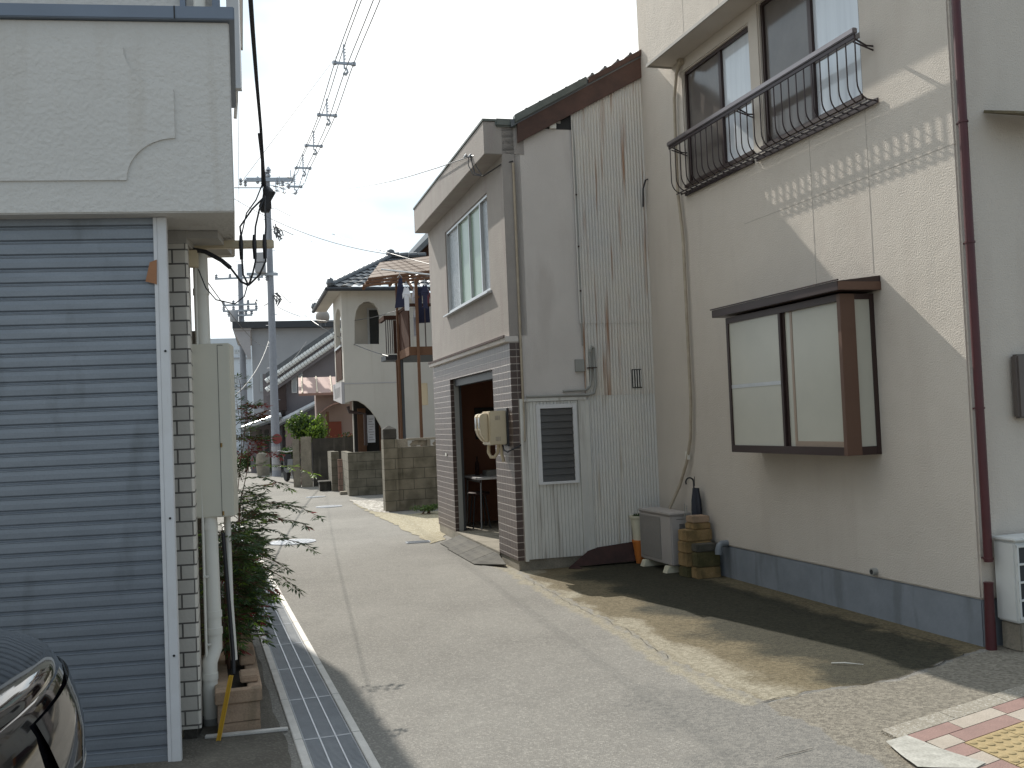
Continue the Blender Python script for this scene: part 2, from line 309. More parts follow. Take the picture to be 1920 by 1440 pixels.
M['umb'] = surf('navy_umbrella_cloth', srgb(38, 42, 54), srgb(28, 32, 40), nscale=12, rough=.6)
M['roof_tile'] = surf('dark_grey_roof_tile', srgb(96, 100, 104), srgb(66, 70, 74), nscale=7, amt=.9, rough=.35, spec=.7)
M['cream_wall'] = surf('cream_house_wall', srgb(198, 192, 182), srgb(184, 178, 168), nscale=1.4, amt=.6, rough=.9, bump=.1, streak=(srgb(170, 160, 144), .35, 5, .5, .55))
M['cream_dark'] = surf('lilac_grey_panel', srgb(176, 172, 172), srgb(160, 156, 156), nscale=3, rough=.8)
M['brown_wood'] = surf('brown_balcony_boards', srgb(78, 56, 46), srgb(60, 44, 38), nscale=8, amt=.9, rough=.9, spec=.08, zst=.1)
M['brown_post'] = surf('brown_painted_post', srgb(108, 80, 62), srgb(90, 66, 52), nscale=8, rough=.8, spec=.15)
M['polyc'] = surf('brown_translucent_awning', srgb(100, 80, 66), srgb(80, 64, 54), nscale=3, rough=.7, spec=.2)
M['pink_wall'] = surf('dusty_pink_wall', srgb(156, 136, 128), srgb(142, 124, 116), nscale=2, rough=.9)
M['salmon_metal'] = surf('salmon_metal_roof', srgb(150, 118, 108), srgb(132, 102, 94), nscale=5, rough=.45, metal=.2)
M['red_door'] = surf('red_brown_door', srgb(128, 58, 38), srgb(110, 48, 32), nscale=4, rough=.5)
M['grey_wall'] = surf('mid_grey_wall', srgb(128, 122, 124), srgb(114, 108, 110), nscale=2, rough=.9)
M['light_grey_wall'] = surf('light_grey_wall', srgb(168, 168, 170), srgb(154, 154, 156), nscale=1.2, rough=.9)
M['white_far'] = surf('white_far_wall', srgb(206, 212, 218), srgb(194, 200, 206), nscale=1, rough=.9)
M['dark_window'] = surf('dark_window_pane', (.035, .04, .045), rough=.08, spec=.8)
M['pale_window'] = surf('pale_window_pane', srgb(160, 166, 170), srgb(120, 126, 132), nscale=3, rough=.1, spec=.8)
M['leaf_dark'] = surf('dark_green_leaf', srgb(62, 86, 48), srgb(46, 66, 36), nscale=20, rough=.45)
M['leaf_mid'] = surf('mid_green_leaf', srgb(86, 108, 50), srgb(66, 88, 40), nscale=20, rough=.45)
M['leaf_lime'] = surf('bright_green_leaf', srgb(132, 160, 58), srgb(104, 132, 46), nscale=20, rough=.45)
M['leaf_red'] = surf('red_leaf', srgb(140, 56, 52), srgb(112, 42, 42), nscale=20, rough=.45)
M['leaf_tan'] = surf('dry_yellow_leaf', srgb(176, 140, 70), srgb(150, 110, 56), nscale=20, rough=.6)
M['stem'] = surf('brown_stem', srgb(98, 70, 56), srgb(76, 52, 42), nscale=20, rough=.8)
M['soil'] = surf('dark_soil', (.03, .024, .018), rough=1, bump=.6, bscale=60)
M['yellow'] = surf('yellow_plastic_strip', srgb(200, 158, 40), srgb(176, 134, 30), nscale=9, rough=.45)
M['red_sign'] = surf('faded_red_sign', srgb(122, 50, 46), srgb(104, 42, 40), nscale=9, rough=.5)
M['car_paint'] = surf('black_car_paint', (.006, .006, .008), rough=.06, spec=.8, coat=1)
M['car_glass'] = surf('car_dark_glass', (.008, .009, .012), rough=.02, spec=.9)
M['chrome'] = surf('chrome', (.75, .75, .75), rough=.08, metal=1)
M['tyre'] = surf('tyre_rubber', (.02, .02, .02), rough=.85)
M['lamp_lens'] = surf('headlamp_lens', srgb(44, 45, 48), srgb(24, 24, 27), nscale=12, rough=.05, spec=1)
M['wood_box'] = surf('orange_brown_cardboard', srgb(166, 118, 84), srgb(140, 98, 70), nscale=8, rough=.8)
M['cloth_navy'] = surf('navy_cloth', srgb(40, 42, 66), srgb(30, 32, 50), nscale=12, rough=.9)
M['cloth_white'] = surf('white_cloth', srgb(214, 214, 218), srgb(190, 190, 196), nscale=12, rough=.9)
M['cloth_wine'] = surf('dusky_red_cloth', srgb(120, 62, 66), srgb(96, 50, 56), nscale=12, rough=.9)
M['trim_dark'] = surf('dark_trim', srgb(56, 58, 62), srgb(44, 46, 50), nscale=6, rough=.5)
for k in ('leaf_dark', 'leaf_mid', 'leaf_lime', 'leaf_red'):
    t = M[k].node_tree; b = [n for n in t.nodes if n.type == 'BSDF_PRINCIPLED'][0]
    tl = nn(t, 'ShaderNodeBsdfTranslucent'); t.links.new(b.inputs['Base Color'].links[0].from_socket, tl.inputs[0])
    ad = nn(t, 'ShaderNodeMixShader'); ad.inputs[0].default_value = .35; out = [n for n in t.nodes if n.type == 'OUTPUT_MATERIAL'][0]
    t.links.new(b.outputs[0], ad.inputs[1]); t.links.new(tl.outputs[0], ad.inputs[2]); t.links.new(ad.outputs[0], out.inputs[0])
# ------------------------------------------------------------------ ground
def groundmat(name, base, dark, chip, rough=.9, patch=.6, speck=.5, bs=110, bump=.5, tone=None):
    mt = bpy.data.materials.new(name); mt.use_nodes = True; t = mt.node_tree; t.nodes.clear(); l = t.links.new
    out = nn(t, 'ShaderNodeOutputMaterial'); b = nn(t, 'ShaderNodeBsdfPrincipled'); l(b.outputs[0], out.inputs[0])
    b.inputs['Roughness'].default_value = rough; b.inputs['Specular IOR Level'].default_value = .3
    tc = nn(t, 'ShaderNodeTexCoord'); P = tc.outputs['Object']
    def noi(sc, det=6, vec=P, ro=.6):
        n = nn(t, 'ShaderNodeTexNoise'); n.inputs['Scale'].default_value = sc; n.inputs['Detail'].default_value = det; n.inputs['Roughness'].default_value = ro; l(vec, n.inputs['Vector']); return n.outputs['Fac']
    def ramp(x, a, c, v=1.0):
        r = nn(t, 'ShaderNodeValToRGB'); r.color_ramp.elements[0].position = a; r.color_ramp.elements[1].position = c
        r.color_ramp.elements[0].color = (0, 0, 0, 1); r.color_ramp.elements[1].color = (v, v, v, 1); l(x, r.inputs[0]); return r.outputs[0]
    def mix(f, a, c):
        m = nn(t, 'ShaderNodeMix', data_type='RGBA'); l(f, m.inputs['Factor'])
        for s, v in (('A', a), ('B', c)):
            if isinstance(v, tuple): m.inputs[s].default_value = c4(v)
            else: l(v, m.inputs[s])
        return m.outputs['Result']
    c = mix(ramp(noi(.55), .38, .64, patch), base, dark)
    c = mix(ramp(noi(4.5, 5), .5, .72, patch * .6), c, dark)
    if tone: c = mix(ramp(noi(1.7, 5), .5, .68, .7), c, tone)
    v = nn(t, 'ShaderNodeTexVoronoi'); v.inputs['Scale'].default_value = bs; l(P, v.inputs['Vector'])
    vs = nn(t, 'ShaderNodeSeparateColor'); l(v.outputs['Color'], vs.inputs[0])
    c = mix(ramp(vs.outputs[0], .62, .95, speck), c, chip)
    c = mix(ramp(vs.outputs[1], .7, .95, speck * .8), c, dark)
    l(c, b.inputs['Base Color'])
    bp = nn(t, 'ShaderNodeBump'); bp.inputs['Strength'].default_value = bump; bp.inputs['Distance'].default_value = .006; l(v.outputs['Distance'], bp.inputs['Height'])
    b2 = nn(t, 'ShaderNodeBump'); b2.inputs['Strength'].default_value = .25; b2.inputs['Distance'].default_value = .04; l(noi(3, 4), b2.inputs['Height']); l(bp.outputs[0], b2.inputs['Normal'])
    l(b2.outputs[0], b.inputs['Normal'])
    return mt
M['asphalt'] = groundmat('worn_asphalt', srgb(128, 125, 119), srgb(103, 100, 95), srgb(166, 162, 154), bs=105, speck=.45)
M['apron'] = groundmat('mossy_concrete', srgb(112, 103, 82), srgb(66, 61, 45), srgb(160, 152, 132), bs=70, speck=.35, patch=.9, tone=srgb(82, 72, 50))
M['gravelly'] = groundmat('rough_old_asphalt', srgb(132, 126, 114), srgb(96, 91, 82), srgb(176, 170, 158), bs=62, speck=.6, bump=.8)
M['pale_edge'] = groundmat('exposed_pale_concrete', srgb(142, 134, 116), srgb(100, 93, 76), srgb(206, 200, 184), bs=60, speck=.6)
M['sand'] = groundmat('sandy_concrete', srgb(152, 143, 120), srgb(126, 117, 92), srgb(206, 200, 184), bs=60, speck=.5)
M['gravel'] = groundmat('pale_gravel', srgb(170, 164, 154), srgb(112, 106, 98), srgb(222, 218, 210), bs=22, speck=.9, bump=1)
M['kerb_conc'] = groundmat('pavement_edge_concrete', srgb(150, 144, 132), srgb(116, 110, 98), srgb(196, 192, 184), bs=120, speck=.5)
G = Frame((-1.03, 4.62), 17.95)
GW, GP, G0, GN = .33, .77, -1.142, 18
gy1 = G0 + GP * GN
hole = [G.w(0, G0), G.w(GW, G0), G.w(GW, gy1), G.w(0, gy1)]
mb = MB(); outer = [(-900, -300), (900, -300), (900, 1500), (-900, 1500)]
lo = [[Vector((p[0], p[1], 0)) for p in outer], [Vector((p.x, p.y, 0)) for p in hole]]
tr = tessellate_polygon(lo); pts = lo[0] + lo[1]; mb.v = [tuple(p) for p in pts]; mb.f = [tuple(x) for x in tr]; mb.m = [0] * len(tr)
o = mb.build('ground', M['asphalt'], kind='structure')
if o.data.polygons[0].normal.z < 0: o.data.flip_normals()
def sheet(name, poly, z, mat, jit=0, step=.12, **k):
    pts = []
    for i in range(len(poly)):
        a, b = Vector(poly[i]).to_2d(), Vector(poly[(i + 1) % len(poly)]).to_2d(); n = max(1, int((b - a).length / step)) if jit else 1
        for j in range(n):
            p = a.lerp(b, j / n)
            if jit: q = Vector((p.x * 3, p.y * 3, z * 70)); p = p + Vector((noise.noise(q) + .6 * noise.noise(q * 3.1), noise.noise(q + Vector((9, 3, 1))) + .6 * noise.noise(q * 3.3))) * jit
            pts.append((p.x, p.y))
    tr = tessellate_polygon([[Vector((p[0], p[1], 0)) for p in pts]])
    mb = MB(); mb.v = [(p[0], p[1], z) for p in pts]; mb.f = [tuple(x) for x in tr]; mb.m = [0] * len(tr)
    o = mb.build(name, mat, kind='structure', **k)
    if o.data.polygons[0].normal.z < 0: o.data.flip_normals()
    return o
edge = [(-.02, 10.25), (.05, 9.8), (.41, 8.4), (.74, 7.2), (.94, 6.2), (1.12, 5.6), (1.24, 5.32)]
def segd(x, y, P):
    best = 9; 
    for (ax, ay), (bx, by) in zip(P, P[1:]):
        dx, dy = bx - ax, by - ay; t = max(0, min(1, ((x - ax) * dx + (y - ay) * dy) / (dx * dx + dy * dy))); d = math.hypot(x - ax - dx * t, y - ay - dy * t)
        if d < abs(best): s = 1 if (dx * (y - ay) - dy * (x - ax)) > 0 else -1; best = d * s
    return best
def fb(x, y, s, o=0): return noise.noise(Vector((x * s, y * s, o))) + .5 * noise.noise(Vector((x * s * 2.3, y * s * 2.3, o + 4)))
def sm(v, a, b): t = max(0, min(1, (v - a) / (b - a))); return t * t * (3 - 2 * t)
E1_ = [(-.4, 11.2)] + edge + [(1.3, 5.1)]
FR_ = [(1.24, 5.32), (1.51, 5.48), (2.11, 5.68), (2.76, 6.2), (3.4, 6.6)]
PT_ = [(.9, 5.9), (1.3, 5.0), (1.4, 4.7), (1.5, 4.1)]
mb = MB(); st_ = .05; nx, ny = 122, 164; att = {k: [] for k in ('pale', 'apron', 'moss', 'rough', 'patch')}
for j in range(ny + 1):
    for i in range(nx + 1):
        x, y = -.4 + i * st_, 3.1 + j * st_; mb.v.append((x, y, .004))
        d = segd(x, y, E1_)              # > 0 on the house side
        e = segd(x, y, FR_)              # > 0 beyond the front joint (house side)
        n1, n2 = fb(x, y, 2.2, 1), fb(x, y, 5, 7)
        ins = sm(d + n2 * .05, .0, .10) * sm(e + n2 * .03, -.01, .03)
        att['apron'].append(ins)
        wd = .16 + .22 * sm(8.6 - y, 0, 3)
        att['pale'].append(ins * (1 - sm(d + n1 * .14, wd * .4, wd * 1.25)) * (.9 + .3 * n2) + sm(.09 - abs(d + .05 + n2 * .05), 0, .06) * .75 * sm(e, -.1, .1))
        wl = (2.90 + (6.29 - y) * .3153) - x   # distance to the house wall
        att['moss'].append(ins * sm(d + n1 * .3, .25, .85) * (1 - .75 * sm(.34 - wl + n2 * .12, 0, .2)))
        fr = sm(-e + n2 * .05, 0, .05) * sm(segd(x, y, [(1.24, 5.32), (1.34, 4.95), (1.55, 4.2), (1.9, 2.9)]) + n2 * .05, 0, .06)
        att['rough'].append(fr)
        att['patch'].append(sm(x - .35 + n1 * .35 - (5.2 - y) * .1, 0, .5) * sm(5.9 - y + n2 * .2, 0, .5) * (1 - fr) * (1 - ins))
for j in range(ny):
    for i in range(nx):
        a = j * (nx + 1) + i; x, y = -.4 + i * st_, 3.1 + j * st_
        mb.f.append((a, a + 1, a + nx + 2, a + nx + 1)); mb.m.append(0)
def groundblend(name):
    mt = groundmat(name, srgb(128, 125, 119), srgb(103, 100, 95), srgb(166, 162, 154), bs=105, speck=.45)
    t = mt.node_tree; l = t.links.new; b = [n for n in t.nodes if n.type == 'BSDF_PRINCIPLED'][0]; cur = b.inputs['Base Color'].links[0].from_socket
    tc = [n for n in t.nodes if n.type == 'TEX_COORD'][0]
    n0 = nn(t, 'ShaderNodeTexNoise'); n0.inputs['Scale'].default_value = 22; n0.inputs['Detail'].default_value = 6; n0.inputs['Roughness'].default_value = .7; l(tc.outputs['Object'], n0.inputs['Vector'])
    vo = nn(t, 'ShaderNodeTexVoronoi'); vo.inputs['Scale'].default_value = 60; l(tc.outputs['Object'], vo.inputs['Vector']); vs = nn(t, 'ShaderNodeSeparateColor'); l(vo.outputs['Color'], vs.inputs[0])
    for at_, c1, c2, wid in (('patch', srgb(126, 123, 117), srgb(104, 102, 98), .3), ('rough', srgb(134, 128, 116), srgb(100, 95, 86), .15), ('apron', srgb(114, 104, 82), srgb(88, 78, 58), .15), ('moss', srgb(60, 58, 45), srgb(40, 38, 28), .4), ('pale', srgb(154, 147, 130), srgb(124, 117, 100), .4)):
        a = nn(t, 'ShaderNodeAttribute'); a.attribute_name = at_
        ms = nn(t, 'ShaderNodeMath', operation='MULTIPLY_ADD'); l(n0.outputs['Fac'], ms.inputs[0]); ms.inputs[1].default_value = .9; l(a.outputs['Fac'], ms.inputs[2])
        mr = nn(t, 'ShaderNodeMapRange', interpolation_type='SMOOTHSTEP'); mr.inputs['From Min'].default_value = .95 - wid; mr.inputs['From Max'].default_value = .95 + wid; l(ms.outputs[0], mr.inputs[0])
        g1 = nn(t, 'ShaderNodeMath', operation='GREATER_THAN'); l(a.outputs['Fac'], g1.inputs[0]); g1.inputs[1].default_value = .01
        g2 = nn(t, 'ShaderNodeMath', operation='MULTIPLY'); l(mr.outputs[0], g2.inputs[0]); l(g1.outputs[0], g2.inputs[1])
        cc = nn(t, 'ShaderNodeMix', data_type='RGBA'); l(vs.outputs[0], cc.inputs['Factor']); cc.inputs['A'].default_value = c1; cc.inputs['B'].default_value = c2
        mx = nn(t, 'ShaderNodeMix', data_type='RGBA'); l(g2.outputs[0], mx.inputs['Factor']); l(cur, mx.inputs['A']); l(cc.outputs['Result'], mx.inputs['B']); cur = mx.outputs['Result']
    l(cur, b.inputs['Base Color']); return mt
vv, ff = mb.v, mb.f
me = bpy.data.meshes.new('yard_ground'); me.from_pydata(vv, [], ff)
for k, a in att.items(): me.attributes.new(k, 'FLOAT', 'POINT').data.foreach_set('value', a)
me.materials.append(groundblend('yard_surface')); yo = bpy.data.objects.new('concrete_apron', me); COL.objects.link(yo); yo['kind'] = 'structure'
g = lambda x, y: gnd(x, y)
sheet('sandy_ground', [g(655, 936), g(727, 962), g(765, 966), g(823, 958), g(835, 1012), g(812, 1020), g(770, 1000), g(720, 975), g(668, 948)], .006, M['sand'], .08)
sheet('gravel_patch', [g(655, 938), g(722, 940), g(728, 962), g(700, 960), g(675, 950)], .010, M['gravel'], .05)
0 and sheet('sand_streak', [g(680, 1010), g(760, 1007), g(815, 1003), g(822, 1009), g(770, 1014), g(700, 1016)], .005, M['sand'], .1)
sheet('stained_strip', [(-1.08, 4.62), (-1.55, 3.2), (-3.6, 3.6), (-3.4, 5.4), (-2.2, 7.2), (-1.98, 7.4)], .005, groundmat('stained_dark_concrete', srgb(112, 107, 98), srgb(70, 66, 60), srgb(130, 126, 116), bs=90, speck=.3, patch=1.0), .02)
# cracks as thin dark grooves
def crack(pts, w, z=.006, seed=0):
    mb = MB(); P = []
    for i in range(len(pts) - 1):
        a, b = Vector(pts[i]), Vector(pts[i + 1]); n = max(2, int((b - a).length / .05))
        for j in range(n): P.append(a.lerp(b, j / n))
    P = [p + Vector((noise.noise(Vector((p.x * 6, p.y * 6, seed))), noise.noise(Vector((p.y * 6, p.x * 6, seed + 5))))) * .04 for p in P]
    for i in range(len(P) - 1):
        d = (P[i + 1] - P[i]).normalized(); n = Vector((-d.y, d.x)); w0 = w * (.4 + abs(noise.noise(Vector((i * .7, seed, 0)))) * 1.6); w1 = w * (.4 + abs(noise.noise(Vector(((i + 1) * .7, seed, 0)))) * 1.6)
        a, b, c, e = P[i] - n * w0, P[i] + n * w0, P[i + 1] + n * w1, P[i + 1] - n * w1
        mb.quad((a.x, a.y, z), (b.x, b.y, z), (c.x, c.y, z), (e.x, e.y, z))
    o = mb.build('pavement_crack', M['crack'], kind='structure')
crack([(1.24, 5.32), (1.51, 5.48), (2.11, 5.68), (2.76, 6.2)], .004, 0.0092, 1)
crack([(.05, 9.8), (.41, 8.4), (.77, 7.15), (.92, 6.3)], .002, 0.0092, 2)
crack([g(1450, 1425).to_2d(), g(1490, 1412).to_2d(), g(1540, 1405).to_2d()], .004, 0.0092, 3)
crack([RBp for RBp in (g(1352, 1100).to_2d(), g(1500, 1150).to_2d(), g(1680, 1185).to_2d(), g(1810, 1222).to_2d())], .005, 0.0092, 4)
# drain channel
dc = thing('drain_channel', 'long narrow drain with pale concrete rims running beside the road', 'drain', G.o, G.a)
mb = MB(); mb.box(0.002, GW - .002, G0, gy1, -.30, -.24); mb.box(.002, .03, G0, gy1, -.24, -.03); mb.box(GW - .03, GW - .002, G0, gy1, -.24, -.03)
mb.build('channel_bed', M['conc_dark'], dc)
for i in range(GN):
    y0 = G0 + i * GP
    for x0 in (0, GW - .042):
        MB().box(x0, x0 + .042, y0 + .003, y0 + GP - .003, -.05, .012).build('rim_block', M['rim'], dc, bevel=.003)
def grate_mesh():
    mb = MB(); w = GW - .09
    n = 46
    for k in range(n):
        y = .008 + k * (GP - .02) / (n - 1); mb.box(0, w, y - .0032, y + .0032, -.022, .004)
    for x in (0.0, w - .006): mb.box(x, x + .006, .003, GP - .005, -.02, .0045)
    mb.mi = 1
    for x in (w / 3, 2 * w / 3): mb.box(x - .0035, x + .0035, .003, GP - .005, -.02, .0065)
    mb.box(0, w, .0, .006, -.02, .0055); mb.box(0, w, GP - .012, GP - .006, -.02, .0055)
    return mb
gr0 = grate_mesh().build('drain_grate', [M['grate'], M['galv']])
tag(gr0, 'slotted steel grate lying in the narrow drain beside the road', 'drain grate', 'grates of the roadside drain')
for i in range(GN):
    o = gr0 if i == 0 else gr0.copy()
    if i: COL.objects.link(o)
    o.location = G.w(.045, G0 + i * GP + .003, 0); o.rotation_euler = (0, 0, G.a)
# pavement at the bottom right corner
P0 = gnd(1699, 1387); E1 = gnd(1777, 1361) - P0; E2 = gnd(1807, 1374) - gnd(1777, 1361)
L1, L2 = .2, .1
E1 = E1.normalized(); E2 = Vector((E1.y, -E1.x, 0))
pv = MB(); pmats = [surf('red_paver', srgb(146, 118, 110), srgb(124, 100, 94), nscale=9, amt=.8, rough=.85, bump=.3, bscale=120, fine=.1), surf('light_paver', srgb(170, 160, 148), srgb(148, 138, 126), nscale=9, amt=.8, rough=.85, bump=.3, bscale=120, fine=.1),
         surf('tactile_yellow', srgb(160, 142, 104), srgb(138, 120, 84), nscale=8, amt=.7, rough=.8, bump=.2, fine=.06), M['kerb_conc'], M['dark_gap'], surf('white_edge_stone', srgb(180, 178, 170), srgb(144, 142, 134), nscale=14, amt=1, rough=.9, fine=.15)]
def pp(a, b, z): q = P0 + E1 * (a - .33 * b) + E2 * b; return (q.x, q.y, z)
def pblock(a0, a1, b0, b1, mi, z=.02):
    pv.mi = mi; g_ = .003
    a0 += g_; b0 += g_; a1 -= g_; b1 -= g_
    vs = [pp(a, b, zz) for a in (a0, a1) for b in (b0, b1) for zz in (-.02, z)]
    b_ = len(pv.v); pv.v += vs
    for f in ((0, 1, 3, 2), (4, 6, 7, 5), (0, 4, 5, 1), (2, 3, 7, 6), (0, 2, 6, 4), (1, 5, 7, 3)): pv.f.append(tuple(b_ + i for i in f)); pv.m.append(mi)
pblock(.05, 3, .02, 2.4, 4, .012)
for i in range(6): pblock(-.06 + i * .45, .39 + i * .45, -.125, 0, 3, .020)
r0 = [0, .32, .68, 1.0, 1.36, 1.7, 2.0]; r1 = [.03, .2, .66, 1.0, 1.3, 1.66, 2.0]
for k in range(6): pblock(r0[k], r0[k + 1], 0, .108, k % 2); pblock(r1[k], r1[k + 1], .108, .22, (k + 1) % 2)
for r_ in range(2, 14):
    b0 = .22 + (r_ - 2) * .112
    for a0, a1 in ((-.18, .0), (.0, .178)): pblock(a0, a1, b0, b0 + .112, (r_ + (a0 < 0)) % 2)
for i in range(7):
    for j in range(4): pblock(.18 + i * .3, .48 + i * .3, .222 + j * .3, .522 + j * .3, 2, .021)
pv.build('pavement', pmats, kind='structure')
pv = MB()
for i in range(25):
    for j in range(18):
        q = Vector(pp(.21 + i * .06, .252 + j * .06, .0205)); pv.lathe([(.021, .0), (.019, .004), (.012, .006)], q, 10)
o = pv.build('tactile_dome_field', pmats[2], smooth=True, kind='structure')
# pale corner stone
c = gnd(1655, 1396)
sheet('pale_corner_stone', [gnd(1660, 1400), gnd(1700, 1388), gnd(1760, 1412), gnd(1850, 1440), gnd(1830, 1452), gnd(1720, 1448), gnd(1690, 1425)], .024, pmats[5], .012, .05)
# covers in the road
def cover(px, r, lab, w=0):
    p = gnd(*px)
    mb = MB()
    mb.lathe([(r, -.01), (r, .006), (r - .02, .006), (r - .022, .002), (r - .03, .002), (r - .032, .007), (.01, .007)], (0, 0, 0), 32)
    for i in range(-5, 6):
        for j in range(-5, 6):
            if math.hypot(i, j) * r / 6.4 < r - .06: mb.box(i * r / 6.4 - r / 20, i * r / 6.4 + r / 20, j * r / 6.4 - r / 20, j * r / 6.4 + r / 20, .006, .009)
    tag(mb.build('manhole_cover', M['galv'], loc=(p.x, p.y, .004)), lab, 'manhole cover', 'round covers in the road')
cover((548, 1017), .32, 'large round metal cover in the road beside the overhanging shrub')
cover((617, 950), .26, 'round metal cover in the middle of the road before the block walls')
cover((592, 932), .22, 'farther round cover in the road near the dark wall')
p = gnd(784, 1017); mb = MB(); mb.box(-.16, .16, -.1, .1, -.01, .006)
for i in range(6): mb.box(-.14, .14, -.08 + i * .03, -.068 + i * .03, .006, .009)
tag(mb.build('small_cover', M['galv'], loc=(p.x, p.y, .004), rz=.2, bevel=.002), 'small rectangular metal cover beside the tiled corner of the workshop', 'utility cover')
# ------------------------------------------------------------------ left building with roller shutter
LF = Frame((-1.64, 4.8), 8.1)
lb = thing('shop_building', 'white building with closed grey roller shutter under a boxed stucco balcony', 'building', LF.o, LF.a)
SK = -.13                                        # side wall leans back to the left
mb = MB(); mb.plate([(-4.5, .34), (-.03, .34), (-.03 + SK * .8, 1.15), (-4.5, 1.15)], [], 0, 2.6, XY)
mb.build('wall', M['stucco_cream'], lb)
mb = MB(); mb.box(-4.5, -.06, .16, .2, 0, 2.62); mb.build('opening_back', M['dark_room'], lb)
# shutter slats
mb = MB(); pit = .0672; nz_ = int(2.61 / pit) + 1; x0, x1 = -4.2, -.045
prof = [(.001, 0), (-.006, .003), (-.0075, .0055), (-.0086, .03), (-.0078, .05), (-.0105, .0525), (-.0105, .0545), (.0, .0575), (.003, .060), (.003, .0645)]
pr = [(p[0], k * pit + p[1]) for k in range(nz_) for p in prof]
for (a, b) in zip(pr, pr[1:]):
    if b[1] > 2.615: break
    mb.quad((x0, a[0], a[1] + .01), (x1, a[0], a[1] + .01), (x1, b[0], b[1] + .01), (x0, b[0], b[1] + .01))
mb.build('shutter', M['shutter'], lb)
mb = MB(); mb.box(-4.2, -.045, -.012, .012, 0, .03); mb.build('shutter_bottom_rail', M['shutter'], lb)
mb = MB(); mb.box(-.043, .0, -.03, .0, 0.0, 2.598)
mb.box(-.062, -.043, -.028, -.014, 0.0, 2.598)
sf = mb.build('shutter_frame', M['white_metal'], lb, bevel=.002)
mb = MB()
for z in (.5, 1.15, 1.95): mb.tube([(-.02, -.028, z), (-.02, -.033, z)], .006, 8)
mb.build('screw', M['dark_gap'], sf)
# tiled pier
mb = MB(); mb.plate([(-.06, .303), (.026, .303), (.038, .315), (.038 + SK * .3, .60), (-.06, .60)], [], .055, 2.53, XY)
mb.build('tiled_pier', M['tile_white'], lb)
mb = MB(); mb.box(-.05, .015, .31, .58, 0, .053); mb.build('pier_footing', M['conc_dark'], lb)
mb = MB(); mb.box(-.0595, .035, .305, .58, 2.532, 2.598); mb.build('pier_head', M['soffit'], lb)
# boxed balcony
XR = .335
mb = MB(); q = [(-4.5, -.12), (XR, -.12), (XR - .13 * 1.3, 1.17), (-4.5, 1.17)]
mb.plate(q, [], 2.60, 3.52, XY); mb.build('balcony_parapet', M['white_stucco'], lb, bevel=.006)
mb = MB(); mb.plate([(-4.5, -.15), (XR + .03, -.15), (XR - .13 * 1.3 + .03, 1.2), (-4.5, 1.2)], [], 3.522, 3.585, XY)
cp = mb.build('parapet_coping', M['coping'], lb, bevel=.004)
mb = MB(); mb.box(.085, .091, -.1522, -.149, 3.523, 3.584); mb.build('coping_joint', M['dark_gap'], cp)
mb = MB(); mb.box(-.06, .19, .32, .85, 2.56, 2.598); mb.build('soffit_panel', M['soffit'], lb)
pan = [(-4.4, 2.755), (-.155, 2.755)]
for k in range(0, 11):
    a = PI - k / 10 * PI / 2; pan.append((.07 + .225 * math.cos(a), 2.755 + .2 * math.sin(a)))
for k in range(0, 11):
    a = -PI / 2 - k / 10 * PI / 2; pan.append((.07 + .225 * math.cos(a), 3.39 + .2 * math.sin(a)))
pan += [(-4.4, 3.39)]
mb = MB(); mb.plate(pan, [], -.128, -.1195, XZ); mb.build('relief_panel', M['white_stucco'], lb)
# upper storey
mb = MB(); mb.plate([(-4.5, .9), (.14, .9), (-.02, 1.6), (-4.5, 1.6)], [], 3.587, 7, XY)
uw = mb.build('upper_wall', M['white_stucco'], lb)
q0 = LF.py(424, 10, 1.0); q1 = LF.py(447, 10, 1.0); mb = MB(); mb.box(q0.x, q1.x, 1.0, 1.06, 3.58, 7); mb.build('corner_trim', M['white_metal'], lb)
mb = MB(); mb.tube([(.05, .86, 3.6), (.05, .86, 7)], .035, 12); mb.build('upper_downpipe', M['pvc'], lb, smooth=True)
mb = MB(); mb.box(.12, .16, .86, .9, 3.6, 7); mb.box(-.06, -.03, .86, .9, 3.6, 7); mb.build('upper_window_frame', M['coping'], lb)
q0, q1, q2, q3 = [LF.loc(at(*a, 7.0)) for a in ((450, -60), (450, 92), (447, 85), (441, 222))]
mb = MB(); mb.bar(q0, q1, .035, .05); mb.bar(q2, q3, .02, .02); mb.build('rear_downpipe', M['soffit'], lb)
# unseen low blocks, added behind the cabinet to shade the drain
mb = MB()
A_, B_ = Vector((-2.13, 7.0, 0)), Vector((-2.68, 8.7, 0)); C_, D_ = Vector((-3.0, 9.7, 0)), Vector((-4.0, 12.9, 0))
for a, b in ((A_, B_), (C_, D_)):
    la, lb_ = LF.loc(a), LF.loc(b)
    mb.plate([(la.x, la.y), (lb_.x, lb_.y), (lb_.x - 1.6, lb_.y), (la.x - 1.6, la.y)], [], 0, 2.27, XY)
mb.build('low_shade_block', M['conc_dark'], lb)
q = [LF.loc(v) for v in (Vector((-2.46, 7.0, 0)), Vector((-4.2, 12.0, 0)), Vector((-5.8, 11.6, 0)), Vector((-3.9, 6.7, 0)))]
mb = MB(); mb.plate([(v.x, v.y) for v in q], [], 2.275, 5.2, XY); mb.build('tall_shade_block', M['stucco_cream'], lb)  # unseen tall block, added to keep the sun off shrub and drain
# side cabinet
mb = MB(); mb.box(-.028, .200, .545, .72, 1.095, 2.03); cab = mb.build('meter_cabinet', M['cabinet'], lb, bevel=.006)
mb = MB(); mb.box(.136, .138, .5435, .5452, 1.10, 2.02); mb.box(.138, .165, .5435, .5452, 2.018, 2.0205); mb.build('door_seam', M['dark_gap'], cab)
mb = MB()
for z in (1.105, 1.47): mb.tube([(.144, .541, z), (.144, .541, z + .022)], .005, 8)
mb.build('hinge', surf('rusty_hinge', srgb(150, 120, 70), rough=.6), cab)
